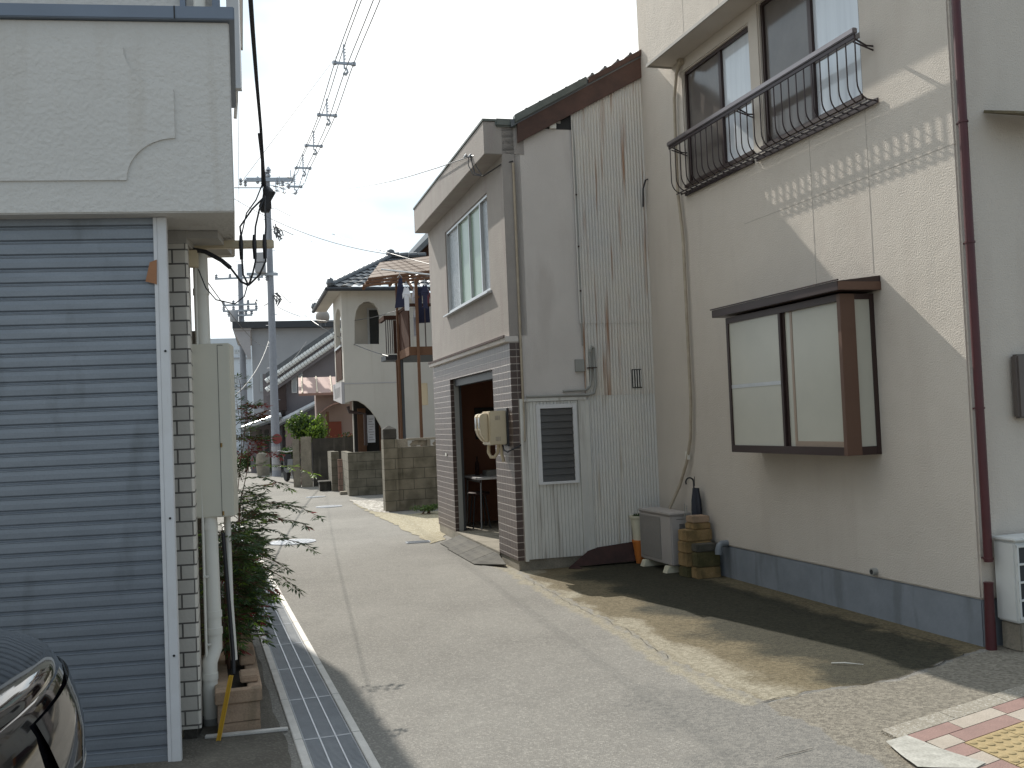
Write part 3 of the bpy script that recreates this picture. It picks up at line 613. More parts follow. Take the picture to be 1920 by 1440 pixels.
# downpipe with offset, thin conduit
dp = MB(); dp.tube([(.052, .60, 2.58), (.058, .60, 1.5), (.072, .585, .46), (.073, .58, .40), (.05, .55, .33), (.048, .545, .27), (.048, .545, .03)], [.040] * 7, 14)
for x, y, z in ((.053, .60, 2.3), (.062, .593, 1.03), (.071, .587, .56), (.072, .584, .47), (.048, .545, .24)): dp.tube([(x, y, z), (x, y, z + .035)], .044, 14)
dp.build('downpipe', M['pvc'], lb, smooth=True)
mb = MB(); mb.tube([(.048, .545, -.01), (.048, .545, .04)], .041, 14); mb.build('pipe_socket', M['grey_pipe'], lb, smooth=True)
mb = MB(); mb.tube([(.032, .56, 2.5), (.034, .55, 1.0), (.036, .53, .2)], .007, 8)
mb.box(.03, .06, .53, .54, .78, .79); mb.box(.03, .06, .53, .54, .42, .43); mb.build('side_conduit', M['pvc'], lb, smooth=True)
mb = MB(); mb.tube([(.14, .70, 1.1), (.14, .72, .6), (.155, .70, .30)], .018, 10); mb.build('side_hose', M['pvc'], lb, smooth=True)
mb = MB(); mb.tube([(.12, .67, 1.0), (.155, .66, .35), (.16, .63, .24)], .011, 8); mb.build('side_cable', M['black_cable'], lb, smooth=True)
# cream box and arm carrying the service cables
a0 = LF.loc(at(352, 470, 5.35)); a1 = LF.loc(at(511, 452, 5.35))
mb = MB(); mb.box(a0.x, a1.x, a0.y - .02, a0.y + .02, 2.545, 2.587)
arm = mb.build('cable_arm', M['cream_plastic'], lb, bevel=.003)
mb = MB()
for px in (453, 478, 497):
    p = LF.loc(at(px, 470, 5.32)); mb.tube([(p.x, p.y - .012, 2.60), (p.x, p.y - .016, 2.55), (p.x, p.y - .012, 2.47)], [.008, .012, .009], 8)
mb.build('cable_clamp', M['black_cable'], arm, smooth=True)
b = LF.loc(at(365, 480, 5.3)); mb = MB(); mb.box(b.x - .03, b.x + .015, b.y - .02, b.y + .03, b.z - .06, b.z + .03); mb.build('junction_box', M['cream_plastic'], lb, bevel=.003)
def LW(px, py, Y): return at(px, py, Y)
cb = MB()
thick = [LW(362, 468, 5.3), LW(385, 472, 5.3), LW(415, 488, 5.3), LW(432, 502, 5.3)]
cb.tube(thick, .012, 10)
cb.tube([LW(432, 502, 5.3), LW(452, 528, 5.3), LW(466, 535, 5.3)], .006, 8)
for px, sw in ((453, -6), (478, 2), (497, 3)):
    cb.tube([LW(497, 368, 5.45), LW(px + (497 - px) * .45, 392, 5.4), LW(px + sw * .5, 425, 5.35), LW(px, 452, 5.3), LW(px + 1, 490, 5.3), LW(px - 1 + (466 - px) * .3, 515, 5.3), LW(466, 535, 5.3)], .0052, 8)
cb.tube([LW(372, 505, 5.3), LW(386, 540, 5.3), LW(405, 562, 5.3), LW(440, 570, 5.3), LW(458, 556, 5.3), LW(464, 535, 5.3)], .0035, 6)
cb.tube([LW(492, 345, 5.5), LW(480, 375, 5.45), LW(462, 400, 5.4), LW(452, 445, 5.35)], .004, 6)
# splice cases and cable rising out of the picture
spl = [LW(498, 352, 5.5), LW(505, 362, 5.5), LW(500, 374, 5.5), LW(497, 388, 5.5), LW(497, 398, 5.5)]
cb.tube(spl, [.02, .036, .026, .036, .022], 10)
cb.tube([LW(467, -40, 4.6), LW(474, 60, 4.9), LW(481, 150, 5.1), LW(489, 240, 5.3), LW(494, 320, 5.45), LW(497, 352, 5.5)], [.012, .011, .0095, .008, .008, .008], 8)
cb.tube([LW(485, 250, 5.3), LW(491, 300, 5.4), LW(492, 350, 5.5)], .006, 8)
sc = cb.build('service_cable', M['black_cable'], smooth=True); tag(sc, 'thick black service cable with bulky splices looping down to the cream arm', 'cable')
# piece of cardboard tucked behind the shutter frame
mb = MB(); a = [LF.py(281, 492, -.03), LF.py(294, 487, -.03), LF.py(294, 533, -.03), LF.py(273, 528, -.03)]
mb.plate([(p.x, p.z) for p in a], [], -.034, -.029, XZ); tag(mb.build('board_scrap', M['wood_box'], loc=LF.o, rz=LF.a), 'small orange brown scrap of board tucked behind the white shutter frame', 'board')
# ------------------------------------------------------------------ planter
PF = Frame((-1.585, 5.15), 17)
pl = thing('block_planter', 'low planter of pinkish concrete blocks holding the leafy shrub beside the drain', 'planter', PF.o, PF.a)
W_, LN = .235, 2.6
def ring(mb, x0, x1, y0, y1, z0, z1, t):
    mb.box(x0, x1, y0, y0 + t, z0, z1); mb.box(x0, x1, y1 - t, y1, z0, z1); mb.box(x0, x0 + t, y0 + t, y1 - t, z0, z1); mb.box(x1 - t, x1, y0 + t, y1 - t, z0, z1)
mb = MB(); ring(mb, .01, W_ - .012, .012, LN, 0, .052, .06); mb.build('footing_course', M['block_pink'], pl, bevel=.003)
mb = MB(); ring(mb, .01, W_ - .012, .012, LN, .055, .15, .06); mb.build('lower_course', M['block_pink'], pl, bevel=.003)
mb = MB(); ring(mb, 0, W_, 0, LN + .01, .153, .215, .07); mb.build('upper_course', M['block_pink'], pl, bevel=.004)
mb = MB(); mb.box(.07, W_ - .07, .07, LN - .06, .02, .19); mb.build('soil', M['soil'], pl)
for si, (y0, sx, t_) in enumerate(((.14, .1, .035), (.55, .09, .05), (.85, .12, .045), (1.3, .1, .05))):
    mb = MB(); mb.box(W_ - .005 - sx, W_ - .012, y0, y0 + .17, .218, .218 + t_)
    o = mb.build('loose_stone', M['block_pink'], loc=PF.o, rz=PF.a, bevel=.006)
    tag(o, ['flat stone nearest the yellow strip on the pinkish planter rim', 'second stone from the near end of the pinkish planter rim', 'third stone from the near end of the planter rim, under the leaves', 'farthest stone on the planter rim, deep under the shrub'][si], 'stone', 'loose stones on the planter')
mb = MB(); mb.box(-.05, .36, -.05, -.015, 0.004, .018); o = mb.build('cement_strip', M['rim'], loc=PF.o, rz=PF.a - .1, bevel=.003); tag(o, 'thin pale cement strip on the ground before the block planter', 'cement strip')
# yellow strip leaning on the planter
p0, p1 = at(410, 1386, 5.06), at(434, 1266, 5.14); p0.z = .004
mb = MB(); d = (p1 - p0); sx = Vector((1, .15, 0)).normalized()
mb.bar(p0, p1, .02, .006); mb.bar(p0 + sx * .009 - Vector((0, .006, 0)), p1 + sx * .009 - Vector((0, .006, 0)), .003, .012); mb.bar(p0 - sx * .009 - Vector((0, .006, 0)), p1 - sx * .009 - Vector((0, .006, 0)), .003, .012)
mb.bar(p0 - Vector((0, .004, 0)), p1 - Vector((0, .004, 0)), .002, .004)
tag(mb.build('yellow_strip', M['yellow']), 'yellow grooved plastic strip leaning against the end of the planter', 'plastic strip')
# ------------------------------------------------------------------ nandina
def leaf(mb, p, d, l, w, nrm):
    d = d.normalized(); s = d.cross(nrm).normalized(); n = s.cross(d)
    a = p; b = p + d * l; m1 = p + d * l * .42 + s * w; m2 = p + d * l * .42 - s * w; mid = p + d * l * .5 - n * w * .5
    mb.quad(a, m1, mid); mb.quad(m1, b, mid); mb.quad(a, mid, m2); mb.quad(mid, b, m2)
def rv(rnd): 
    while True:
        v = Vector((rnd.uniform(-1, 1), rnd.uniform(-1, 1), rnd.uniform(-1, 1)))
        if .05 < v.length < 1: return v.normalized()
rnd = random.Random(5)
sh = thing('nandina_shrub', 'tall airy shrub with narrow green and reddish leaves leaning over the drain', 'shrub', (-1.95, 6.6, .18))
O = Vector((-1.95, 6.6, .18))
st = MB(); lf = MB(); cols = [0] * 14 + [1] * 9 + [2] * 2 + [3]
def frond(p, d, ln, bias=None, dens=1.0):
    d = d.normalized(); pts = [p]; cur = d.copy(); n = 6
    for i in range(n):
        cur = (cur + Vector((0, 0, -.14)) + rv(rnd) * .1).normalized(); pts.append(pts[-1] + cur * ln / n)
    st.tube([q - O for q in pts], [.0022] * n + [.001], 4, cap=False)
    for i in range(1, n + 1):
        for sgn in (-1, 1, 0):
            if rnd.random() > dens and i < n: continue
            base = pts[i]; dr = (pts[i] - pts[i - 1]).normalized(); side = dr.cross(Vector((0, 0, 1))).normalized()
            sd_ = (dr * .8 + side * sgn * rnd.uniform(.7, 1.2) + Vector((0, 0, -.15 + .5 * rnd.random() - .25))).normalized()
            pl_ = rnd.uniform(.05, .11) * (1.2 - i / n * .6)
            if sgn == 0 and i < n: continue
            k = 3 if pl_ > .06 else 2
            tip = base + sd_ * pl_
            st.tube([base - O, tip - O], .0009, 3, cap=False)
            lf.mi = bias if (bias is not None and rnd.random() < .8) else rnd.choice(cols)
            for j in range(k):
                q = base + sd_ * pl_ * (j + 1) / k
                for s2 in (-1, 1):
                    ld = (sd_ + sd_.cross(Vector((0, 0, 1))).normalized() * s2 * .9 + Vector((0, 0, -.25)) + rv(rnd) * .25).normalized()
                    leaf(lf, q - O, ld, rnd.uniform(.032, .055), rnd.uniform(.0045, .0075), (Vector((0, 0, 1)) + rv(rnd) * .5).normalized())
            leaf(lf, tip - O, (sd_ + rv(rnd) * .2).normalized(), rnd.uniform(.035, .06), .0068, (Vector((0, 0, 1)) + rv(rnd) * .5).normalized())
bases = []
for k in range(13):
    t_ = rnd.uniform(.0, 1.0); b0 = PF.w(.10 + rnd.uniform(-.04, .04), .55 + t_ * 1.7, .18)
    h = rnd.uniform(.5, .8) if k % 4 else rnd.uniform(.8, .95); lean = Vector((rnd.uniform(-.04, .08), rnd.uniform(-.1, .06), 1)).normalized()
    pts = [b0]; n = 8; cur = lean
    for i in range(n):
        cur = (cur + Vector((rnd.uniform(-.03, .035), rnd.uniform(-.04, .03), 0))).normalized(); pts.append(pts[-1] + cur * h / n)
    st.tube([q - O for q in pts], [.007 - .0005 * i for i in range(n + 1)], 5, cap=False)
    for i in range(2, n + 1):
        for r_ in range(2):
            a = rnd.uniform(-2.2, 1.7); d = Vector((math.cos(a), math.sin(a) * .8, rnd.uniform(.2, .8)))
            frond(pts[i], d, rnd.uniform(.13, .27), bias=(4 if pts[i].z < .5 and rnd.random() < .1 else None), dens=.75)
# individual sprays seen against the road
for (x0, y0, x1, y1, Y, b) in ((470, 960, 598, 930, 6.3, None), (450, 880, 595, 872, 7.4, 2), (455, 1000, 575, 960, 6.2, None), (460, 1020, 590, 1005, 6.1, None), (460, 1060, 560, 1085, 6.0, None), (440, 830, 500, 815, 6.9, 3), (440, 800, 482, 775, 6.9, 1),
                               (445, 860, 520, 840, 6.9, 3), (450, 790, 470, 752, 6.8, 1), (450, 900, 540, 895, 6.6, None), (455, 950, 540, 940, 6.4, None), (450, 1120, 505, 1110, 5.9, 1), (450, 980, 520, 915, 6.3, None), (455, 930, 505, 905, 6.5, None), (455, 1040, 540, 1050, 6.1, None)):
    p, q = at(x0, y0, Y), at(x1, y1, Y - .1); d = q - p; ln = d.length * .95; frond(p, d + Vector((0, 0, ln * .35)), ln, b)
for (x0, y0, x1, y1, Y) in ((441, 900, 462, 770, 6.8), (447, 960, 470, 800, 6.7), (442, 960, 452, 745, 6.9), (449, 1150, 447, 950, 6.4)):
    p, q = at(x0, y0, Y), at(x1, y1, Y); st.tube([p - O, (p.lerp(q, .5) + Vector((.02, 0, 0))) - O, q - O], [.004, .003, .0015], 4)
    for t_ in (.35, .6, .8, 1):
        frond(p.lerp(q, t_), Vector((rnd.uniform(-.2, 1), rnd.uniform(-.6, .4), .5)), rnd.uniform(.08, .16), rnd.choice([0, 3, 1, None]), .7)
st.build('stem', M['stem'], sh)
lf.build('foliage', [M['leaf_dark'], M['leaf_mid'], M['leaf_lime'], M['leaf_red'], M['leaf_tan']], sh)
print('nandina faces', len(lf.f))
# ------------------------------------------------------------------ car at the lower left
M['screen_glass'] = surf('screened_window_pane', srgb(112, 106, 102), srgb(88, 84, 82), nscale=2.5, amt=.8, rough=.12, spec=.5)
M['inner_wood'] = surf('wood_behind_glass', srgb(150, 132, 116), srgb(136, 120, 104), nscale=9, rough=.3)
car = thing('parked_car', 'glossy black car nosing in toward the grey roller shutter', 'car', (-1.80, .99, 0), math.radians(2))
car.scale = (1, 1, 1.08)
def sup(s, n=72, a=.84, b=2.12, e=3.0):
    out = []
    for k in range(n):
        th = 2 * PI * k / n; c, d = math.cos(th), math.sin(th)
        out.append((a * s * abs(c) ** (2 / e) * (1 if c > 0 else -1), (b - a * (1 - s)) * abs(d) ** (2 / e) * (1 if d > 0 else -1)))
    return out
def stack(mb, lv, **k):
    base = len(mb.v); n = 72
    for s, z in lv: mb.v += [(x, y, z + (.02 * (1 - abs(y) / 2.1) if z > .8 else 0)) for x, y in sup(s, n, **k)]
    for i in range(len(lv) - 1):
        for j in range(n):
            j2 = (j + 1) % n; mb.f.append((base + i * n + j, base + i * n + j2, base + (i + 1) * n + j2, base + (i + 1) * n + j)); mb.m.append(mb.mi)
    mb.f.append(tuple(base + (len(lv) - 1) * n + j for j in range(n))); mb.m.append(mb.mi)
mb = MB(); stack(mb, [(.93, .2), (.99, .26), (1, .4), (.985, .5), (1.0, .62), (.995, .74), (.975, .82), (.955, .862), (.945, .872)]); mb.build('body', M['car_paint'], car, smooth=True)
mb = MB(); stack(mb, [(.94, .86), (.938, .885), (.925, .9), (.9, .915), (.8, .945), (.6, .965), (.3, .975), (.02, .976)]); mb.build('bonnet', M['car_paint'], car, smooth=True)
def cabin(lv, mb, y0=-.75, b=1.25):
    base = len(mb.v); n = 72
    for s, z, sh_ in lv: mb.v += [(x, y + y0 + sh_, z) for x, y in sup(s, n, a=.8, b=b, e=4)]
    for i in range(len(lv) - 1):
        for j in range(n):
            j2 = (j + 1) % n; mb.f.append((base + i * n + j, base + i * n + j2, base + (i + 1) * n + j2, base + (i + 1) * n + j)); mb.m.append(mb.mi)
    mb.f.append(tuple(base + (len(lv) - 1) * n + j for j in range(n))); mb.m.append(mb.mi)
mb = MB(); cabin([(1, .95, 0), (.9, 1.3, -.12), (.84, 1.36, -.15)], mb); mb.build('windows', M['car_glass'], car, smooth=True)
mb = MB(); cabin([(.86, 1.355, -.15), (.8, 1.41, -.16), (.5, 1.45, -.16), (.05, 1.455, -.16)], mb); mb.build('roof', M['car_paint'], car, smooth=True)
for sx in (-1, 1):
    for y in (1.25, -1.3):
        mb = MB(); r_ = [(.0, -.1), (.2, -.1), (.3, -.085), (.31, -.05), (.31, .05), (.3, .085), (.2, .1), (.0, .1)]
        tm = MB(); tm.lathe([(r, z) for r, z in r_[1:-1]], seg=28); tm.v = [(sx * .76 + z * 1.0, y + x, .31 + y_) for x, y_, z in tm.v]; w = tm.build('wheel', M['tyre'], car, smooth=True)
        rm = MB(); rm.lathe([(.04, .0), (.19, .0), (.2, .02), (.19, .03)], seg=24); rm.v = [(sx * (.862 + z * .2), y + x, .31 + y_) for x, y_, z in rm.v]; rm.build('rim', M['alu'], w, smooth=True)
for sx in (-1, 1):
    mb = MB(); n = 40; base = 0; a0_, a1_ = math.radians(26), math.radians(66)
    lv = [(1.012, .60), (1.014, .66), (1.012, .74), (.995, .80), (.972, .845)]
    for s, z in lv:
        for k in range(n):
            th = a0_ + (a1_ - a0_) * k / (n - 1) + (.845 - z) * .25; c, d = math.cos(th), math.sin(th)
            mb.v.append((sx * .84 * s * c ** (2 / 3), (2.12 - .84 * (1 - s)) * d ** (2 / 3), z + (.01 if z > .8 else 0)))
    for i in range(len(lv) - 1):
        for k in range(n - 1): mb.f.append((i * n + k, i * n + k + 1, (i + 1) * n + k + 1, (i + 1) * n + k)); mb.m.append(0)
    hl = mb.build('headlight', M['lamp_lens'], car, smooth=True)
    mb = MB()
    for i in (0, 1): mb.tube([Vector(hl.data.vertices[i * n + k].co) * 1.0 for k in range(n)], .0025, 6)
    mb.build('chrome_trim', M['chrome'], hl, smooth=True)
# ------------------------------------------------------------------ right building
A0 = Vector((2.90, 6.29, 0)); _d = Vector((math.sin(math.radians(-17.5)), math.cos(math.radians(-17.5)), 0))
RB = Frame(A0 + _d * 4.6, math.degrees(math.atan2(-_d.y, -_d.x)))
rb = thing('stucco_house', 'tall beige stucco house with a projecting bay window and a railed upstairs window', 'house', RB.o, RB.a)
XE = 4.58
wins = [rect(.97, 2.20, 3.80, 4.92), rect(2.37, 3.69, 3.80, 5.03)]
mb = MB(); mb.plate(rect(0, XE, .30, 7.2), wins + [rect(2.2, 3.62, 1.25, 2.33)], 0, .14, XZ)
mb.box(XE - .14, XE, .14, 3.5, .30, 7.2); mb.box(0, .14, .14, 3.5, .30, 7.2)
w = mb.build('wall', M['stucco'], rb, bevel=.012)
mb = MB(); mb.box(.002, XE - .008, .008, 3.5, -.02, .30); mb.build('plinth', M['plinth'], rb, bevel=.008)
mb = MB(); mb.box(.14, XE - .14, 3.4, 3.5, .3, 7.2); mb.box(0, XE, 0, 3.5, 7.2, 7.3); mb.build('roof_slab', M['soffit'], rb)
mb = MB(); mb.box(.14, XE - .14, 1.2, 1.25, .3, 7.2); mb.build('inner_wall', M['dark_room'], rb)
mb = MB(); mb.box(.77, 4.3, -.27, -.002, 5.045, 7.3); mb.build('upper_box', M['stucco'], rb, bevel=.006)
mb = MB(); mb.box(.755, 4.32, -.285, -.272, 5.03, 5.06); mb.box(.755, .768, -.272, -.002, 5.03, 5.06); mb.build('box_drip_edge', M['soffit'], rb)
M['joint'] = surf('joint_sealant', srgb(174, 167, 158), rough=.9)
for a in ((3.0175, 3.0225, -.0015, .004, 2.5, 3.7), (3.7125, 3.7175, -.0015, .004, 2.5, 3.7), (2.0, XE, -.0012, .004, 3.20, 3.205), (1.55, 1.555, -.2715, -.2685, 5.06, 7.2), (2.2, 2.205, -.2715, -.2685, 5.06, 7.2)):
    MB().box(*a).build('panel_joint', M['joint'], rb)
# upstairs windows
for i, (x0, x1, z0, z1) in enumerate(((.97, 2.20, 3.80, 4.92), (2.37, 3.69, 3.80, 5.03))):
    mb = MB(); f = .03
    mb.box(x0, x0 + f, .03, .10, z0, z1); mb.box(x1 - f, x1, .03, .10, z0, z1); mb.box(x0 + f, x1 - f, .03, .10, z0, z0 + f); mb.box(x0 + f, x1 - f, .03, .10, z1 - f, z1)
    xm = (x0 + x1) / 2 + (.02 if i else .05); mb.box(xm - .022, xm + .022, .035, .095, z0 + f, z1 - f)
    wf = mb.build('window_frame', M['brown_metal'], rb)
    mb = MB(); mb.box(x0 + f, xm - .022, .052, .056, z0 + f, z1 - f); mb.build('screened_pane', M['screen_glass'], wf)
    mb = MB(); mb.box(xm + .022, x1 - f, .062, .066, z0 + f, z1 - f); mb.build('curtained_pane', M['curtained'], wf)
    mb = MB(); mb.box(xm + .023, x1 - f, .056, .0615, z0 + .46, z0 + .50); mb.build('inner_rail', M['screen'], wf)
    mb = MB(); mb.box(x0 - .02, x1 + .02, -.02, .03, z0 - .03, z0 - .002); mb.build('sill', M['brown_metal'], wf)
# railing in two lengths
rl = thing('window_railing', 'dark metal railing with bowed bars under a silver handrail before the upstairs windows', 'railing', RB.o, RB.a)
mb = MB(); mb.box(.93, 3.87, -.186, -.145, 4.180, 4.222); mb.build('handrail', M['rail_cap'], rl, bevel=.006)
mb = MB(); mb.box(.94, 3.86, -.172, -.158, 4.15, 4.179); mb.build('under_rail', M['rail_metal'], rl)
mb = MB()
for (a, b) in ((.95, 2.22), (2.27, 3.88)):
    for yy in (-.11, -.06): mb.box(a, b, yy - .005, yy + .005, 3.70, 3.71)
    mb.box(a, b, -.02, -.008, 3.69, 3.725)
mb.build('bottom_rod', M['rail_metal'], rl)
xs = [.96 + i * .1035 for i in range(13)] + [2.29 + i * .1045 for i in range(16)]
for x in xs:
    pts = [(x, -.165, 4.16), (x, -.165, 3.84)]
    for k in range(1, 7):
        a = k / 6 * PI / 2; pts.append((x, -.165 + .10 * (1 - math.cos(a)), 3.84 - .125 * math.sin(a)))
    pts.append((x, -.02, 3.712))
    MB().tube(pts, .0054, 6).build('bar', M['rail_metal'], rl, smooth=True)
for x in (1.0, 2.24, 3.84):
    mb = MB(); mb.tube([(x, -.17, 4.16), (x, -.06, 4.11), (x, .0, 4.11)], .007, 6); mb.tube([(x, -.17, 4.13), (x, .0, 4.08)], .006, 6); mb.build('bracket', M['rail_metal'], rl, smooth=True)
# bay window (part of the house)
bx0, bx1, by, bz0, bz1 = 2.09, 3.70, -.29, 1.2, 2.355
mb = MB()
mb.box(bx0, bx0 + .035, by, by + .05, bz0, bz1); mb.box(bx1 - .035, bx1, by, by + .05, bz0, bz1)
mb.box(bx0 + .035, bx1 - .035, by, by + .05, bz0, bz0 + .06); mb.box(bx0 + .035, bx1 - .035, by, by + .05, bz1 - .05, bz1)
mb.box(2.895, 2.925, by + .002, by + .05, bz0 + .06, bz1 - .05); mb.box(2.93, 2.955, by + .02, by + .05, bz0 + .06, bz1 - .05)
mb.box(bx1 - .03, bx1 - .002, by + .05, -.17, bz0, bz1); 
mb.box(bx1 - .03, bx1 - .002, -.035, -.001, bz0, bz1); mb.box(bx1 - .03, bx1 - .004, -.17, -.035, bz0, bz0 + .06); mb.box(bx1 - .03, bx1 - .004, -.17, -.035, bz1 - .04, bz1)
mb.box(bx0, bx0 + .02, by + .05, -.001, bz0, bz1); mb.box(bx0 + .02, bx1 - .03, by + .05, -.001, bz0 + .001, bz0 + .02)
bay = mb.build('bay_window', M['brown_metal'], rb)
mb = MB(); mb.box(bx1 - .0355, bx1 + .0025, by - .001, -.168, bz0 + .001, bz1 - .001); mb.build('corner_panel', M['brown_panel'], bay)
mb = MB(); mb.box(bx0 + .035, 2.895, by + .012, by + .017, bz0 + .06, bz1 - .05); mb.build('frosted_pane', M['frost'], bay)
mb = MB(); mb.box(2.955, bx1 - .036, by + .03, by + .035, bz0 + .06, bz1 - .05); mb.build('frosted_pane', M['frost'], bay)
mb = MB(); mb.box(bx1 - .02, bx1 - .012, -.17, -.035, bz0 + .06, bz1 - .04); mb.build('side_pane', M['frost'], bay)
mb = MB(); mb.box(3.02, 3.05, by + .026, by + .0298, bz0 + .06, bz1 - .05); mb.box(3.05, bx1 - .04, by + .026, by + .0298, bz0 + .06, bz0 + .10); mb.build('inner_post', M['inner_wood'], bay)
mb = MB(); mb.box(bx0 + .036, 2.89, by + .008, by + .0115, 1.745, 1.775); mb.build('mid_rail', M['alu'], bay)
mb = MB(); mb.plate([(-.36, 2.37), (-.36, 2.435), (0, 2.475), (0, 2.37)], [], 1.98, 3.785, lambda a, b, t: (t, a, b)); br_ = mb.build('bay_roof', M['brown_metal'], bay, bevel=.003)
mb = MB(); mb.box(3.787, 3.789, -.36, -.002, 2.372, 2.43); mb.build('roof_side', M['brown_panel'], br_)
mb = MB(); mb.box(1.97, 3.795, -.37, -.358, 2.437, 2.447); mb.build('roof_lip', M['brown_metal'], br_)
# downpipe on the corner
mb = MB(); mb.tube([(XE + .055, .02, 7), (XE + .055, .02, .545)], .027, 14); d1 = mb.build('downpipe', M['maroon'], rb, smooth=True)
mb = MB(); mb.tube([(XE + .06, .005, .42), (XE + .06, .005, .40), (XE + .06, .002, .24), (XE + .055, .002, -.01)], [.031, .028, .03, .034], 14); mb.build('lower_downpipe', M['maroon'], rb, smooth=True)
for z in (3.32, 2.55, 1.5, .56): mb = MB(); mb.tube([(XE + .055, .02, z), (XE + .055, .02, z + .012)], .032, 12); mb.box(XE, XE + .05, .015, .025, z, z + .01); mb.build('pipe_clip', M['maroon'], d1, smooth=True)
# taped pipe running down to the outdoor unit
mb = MB(); mb.tube([(.99, .0, 5.03), (.985, -.03, 5.0), (.93, -.04, 4.92), (.86, -.04, 4.7), (.845, -.04, 4.3), (.84, -.04, 3.75), (.905, -.04, 3.3), (.905, -.04, 2.4), (.905, -.04, 1.65), (.86, -.04, 1.3), (.78, -.045, 1.08), (.62, -.06, .82), (.5, -.12, .6), (.5, -.14, .45)], [.02, .024] + [.016] * 12, 10)
mb.box(.97, 1.03, -.05, -.001, 4.99, 5.07); tp = mb.build('taped_pipe', M['beige_pipe'], rb, smooth=True)
mb = MB(); mb.box(.765, .815, -.055, -.03, 1.09, 1.17); mb.build('torn_tape', M['pvc'], tp)
mb = MB(); mb.tube([(3.56, 0, .345), (3.56, -.04, .345)], .026, 14); v1 = mb.build('vent_pipe', M['grey_pipe'], rb, smooth=True)
mb = MB(); mb.tube([(3.56, -.0402, .345), (3.56, -.0415, .345)], .018, 14); mb.build('vent_mouth', M['dark_gap'], v1)
mb = MB(); mb.tube([(1.42, .0, .325), (1.42, -.06, .325), (1.42, -.085, .31), (1.42, -.095, .27), (1.42, -.095, .23)], [.03, .03, .032, .034, .036], 14); mb.build('drain_elbow', surf('blue_grey_pipe', srgb(120, 126, 132), rough=.5), rb, smooth=True)
mb = MB(); mb.tube([(.09, .0, 4.07), (.10, -.03, 4.06), (.07, -.05, 3.97), (.05, -.05, 3.78)], .009, 8); mb.build('loose_cable', M['black_cable'], rb, smooth=True)
# small things on the end wall
mb = MB(); mb.plate([(XE, 3.41), (XE + .26, 3.33), (XE + .26, 3.345), (XE, 3.43)], [], .24, 1.6, lambda a, b, t: (a, t, b)); mb.build('small_awning', surf('mossy_awning', srgb(120, 110, 88), srgb(84, 78, 58), nscale=9, amt=1), rb)
mb = MB(); mb.box(XE + .001, XE + .06, .33, .62, 1.43, 1.84); mx_ = mb.build('wall_box', surf('grey_brown_box', srgb(96, 88, 84), rough=.5), rb, bevel=.012)
# white outdoor unit round the corner
ac2 = thing('white_outdoor_unit', 'white outdoor air conditioner with a square front grille round the corner past the maroon pipe', 'air conditioner', RB.w(XE + .12, .35, 0), RB.a)
mb = MB(); mb.box(-.09, .085, -.27, .5, .18, .68); mb.build('casing', M['white_ac'], ac2, bevel=.012)
mb = MB(); mb.box(-.095, .105, -.28, .51, .682, .70); mb.build('lid', M['white_ac'], ac2, bevel=.006)
mb = MB()
mb.box(.0852, .088, -.25, .2, .22, .64); gp = mb.build('fan_recess', M['dark_window'], ac2)
mb = MB()
for i in range(5): mb.box(.089, .10, -.262 + i * .115, -.25 + i * .115, .205, .66)
for i in range(5): mb.box(.0895, .099, -.262, .21, .205 + i * .11, .217 + i * .11)
mb.build('front_grille', M['white_ac'], ac2)
for a in ((-.25, -.1), (.3, .42)): MB().box(-.08, .08, a[0], a[1], .0, .178).build('foot_block', M['conc'], ac2, bevel=.01)
# grey outdoor unit against the long wall
ac = thing('grey_outdoor_unit', 'grey outdoor air conditioner on white feet between the pots and the stacked blocks', 'air conditioner', RB.w(.57, -.22, 0), RB.a)
x0, x1, y0, y1 = -.37, .36, -.11, .1
mb = MB(); mb.box(x0, x1, y0, y1, .075, .56); mb.build('casing', M['ac_grey'], ac, bevel=.012)
mb = MB(); mb.box(x0 - .01, x1 + .01, y0 - .012, y1 + .01, .562, .585); mb.build('lid', M['ac_grey'], ac, bevel=.008)
mb = MB(); mb.box(x0 + .03, x0 + .50, y0 - .006, y0 - .001, .11, .53); mb.build('fan_grille', M['ac_mesh'], ac, bevel=.002)
mb = MB()
for k in range(4): mb.box(x1 + .0005, x1 + .003, -.02 + .0, .06, .47 - k * .012, .475 - k * .012)
mb.box(x1 + .0005, x1 + .002, -.05, .08, .52, .524); mb.build('side_marking', M['dark_gap'], ac)
mb = MB(); mb.lathe([(.0, 0), (.03, 0), (.03, .035), (.015, .05)], (0, 0, 0), 14); mb.v = [(x1 + z, -.0 + x, .17 + y) for x, y, z in mb.v]; mb.build('valve_cover', M['galv'], ac, smooth=True)
for fx in (-.25, .27): MB().plate([(-.16, 0), (-.13, .07), (.1, .07), (.13, 0)], [], fx - .045, fx + .045, lambda a, b, t: (t, a, b)).build('foot', M['pot_white'], ac, bevel=.005)
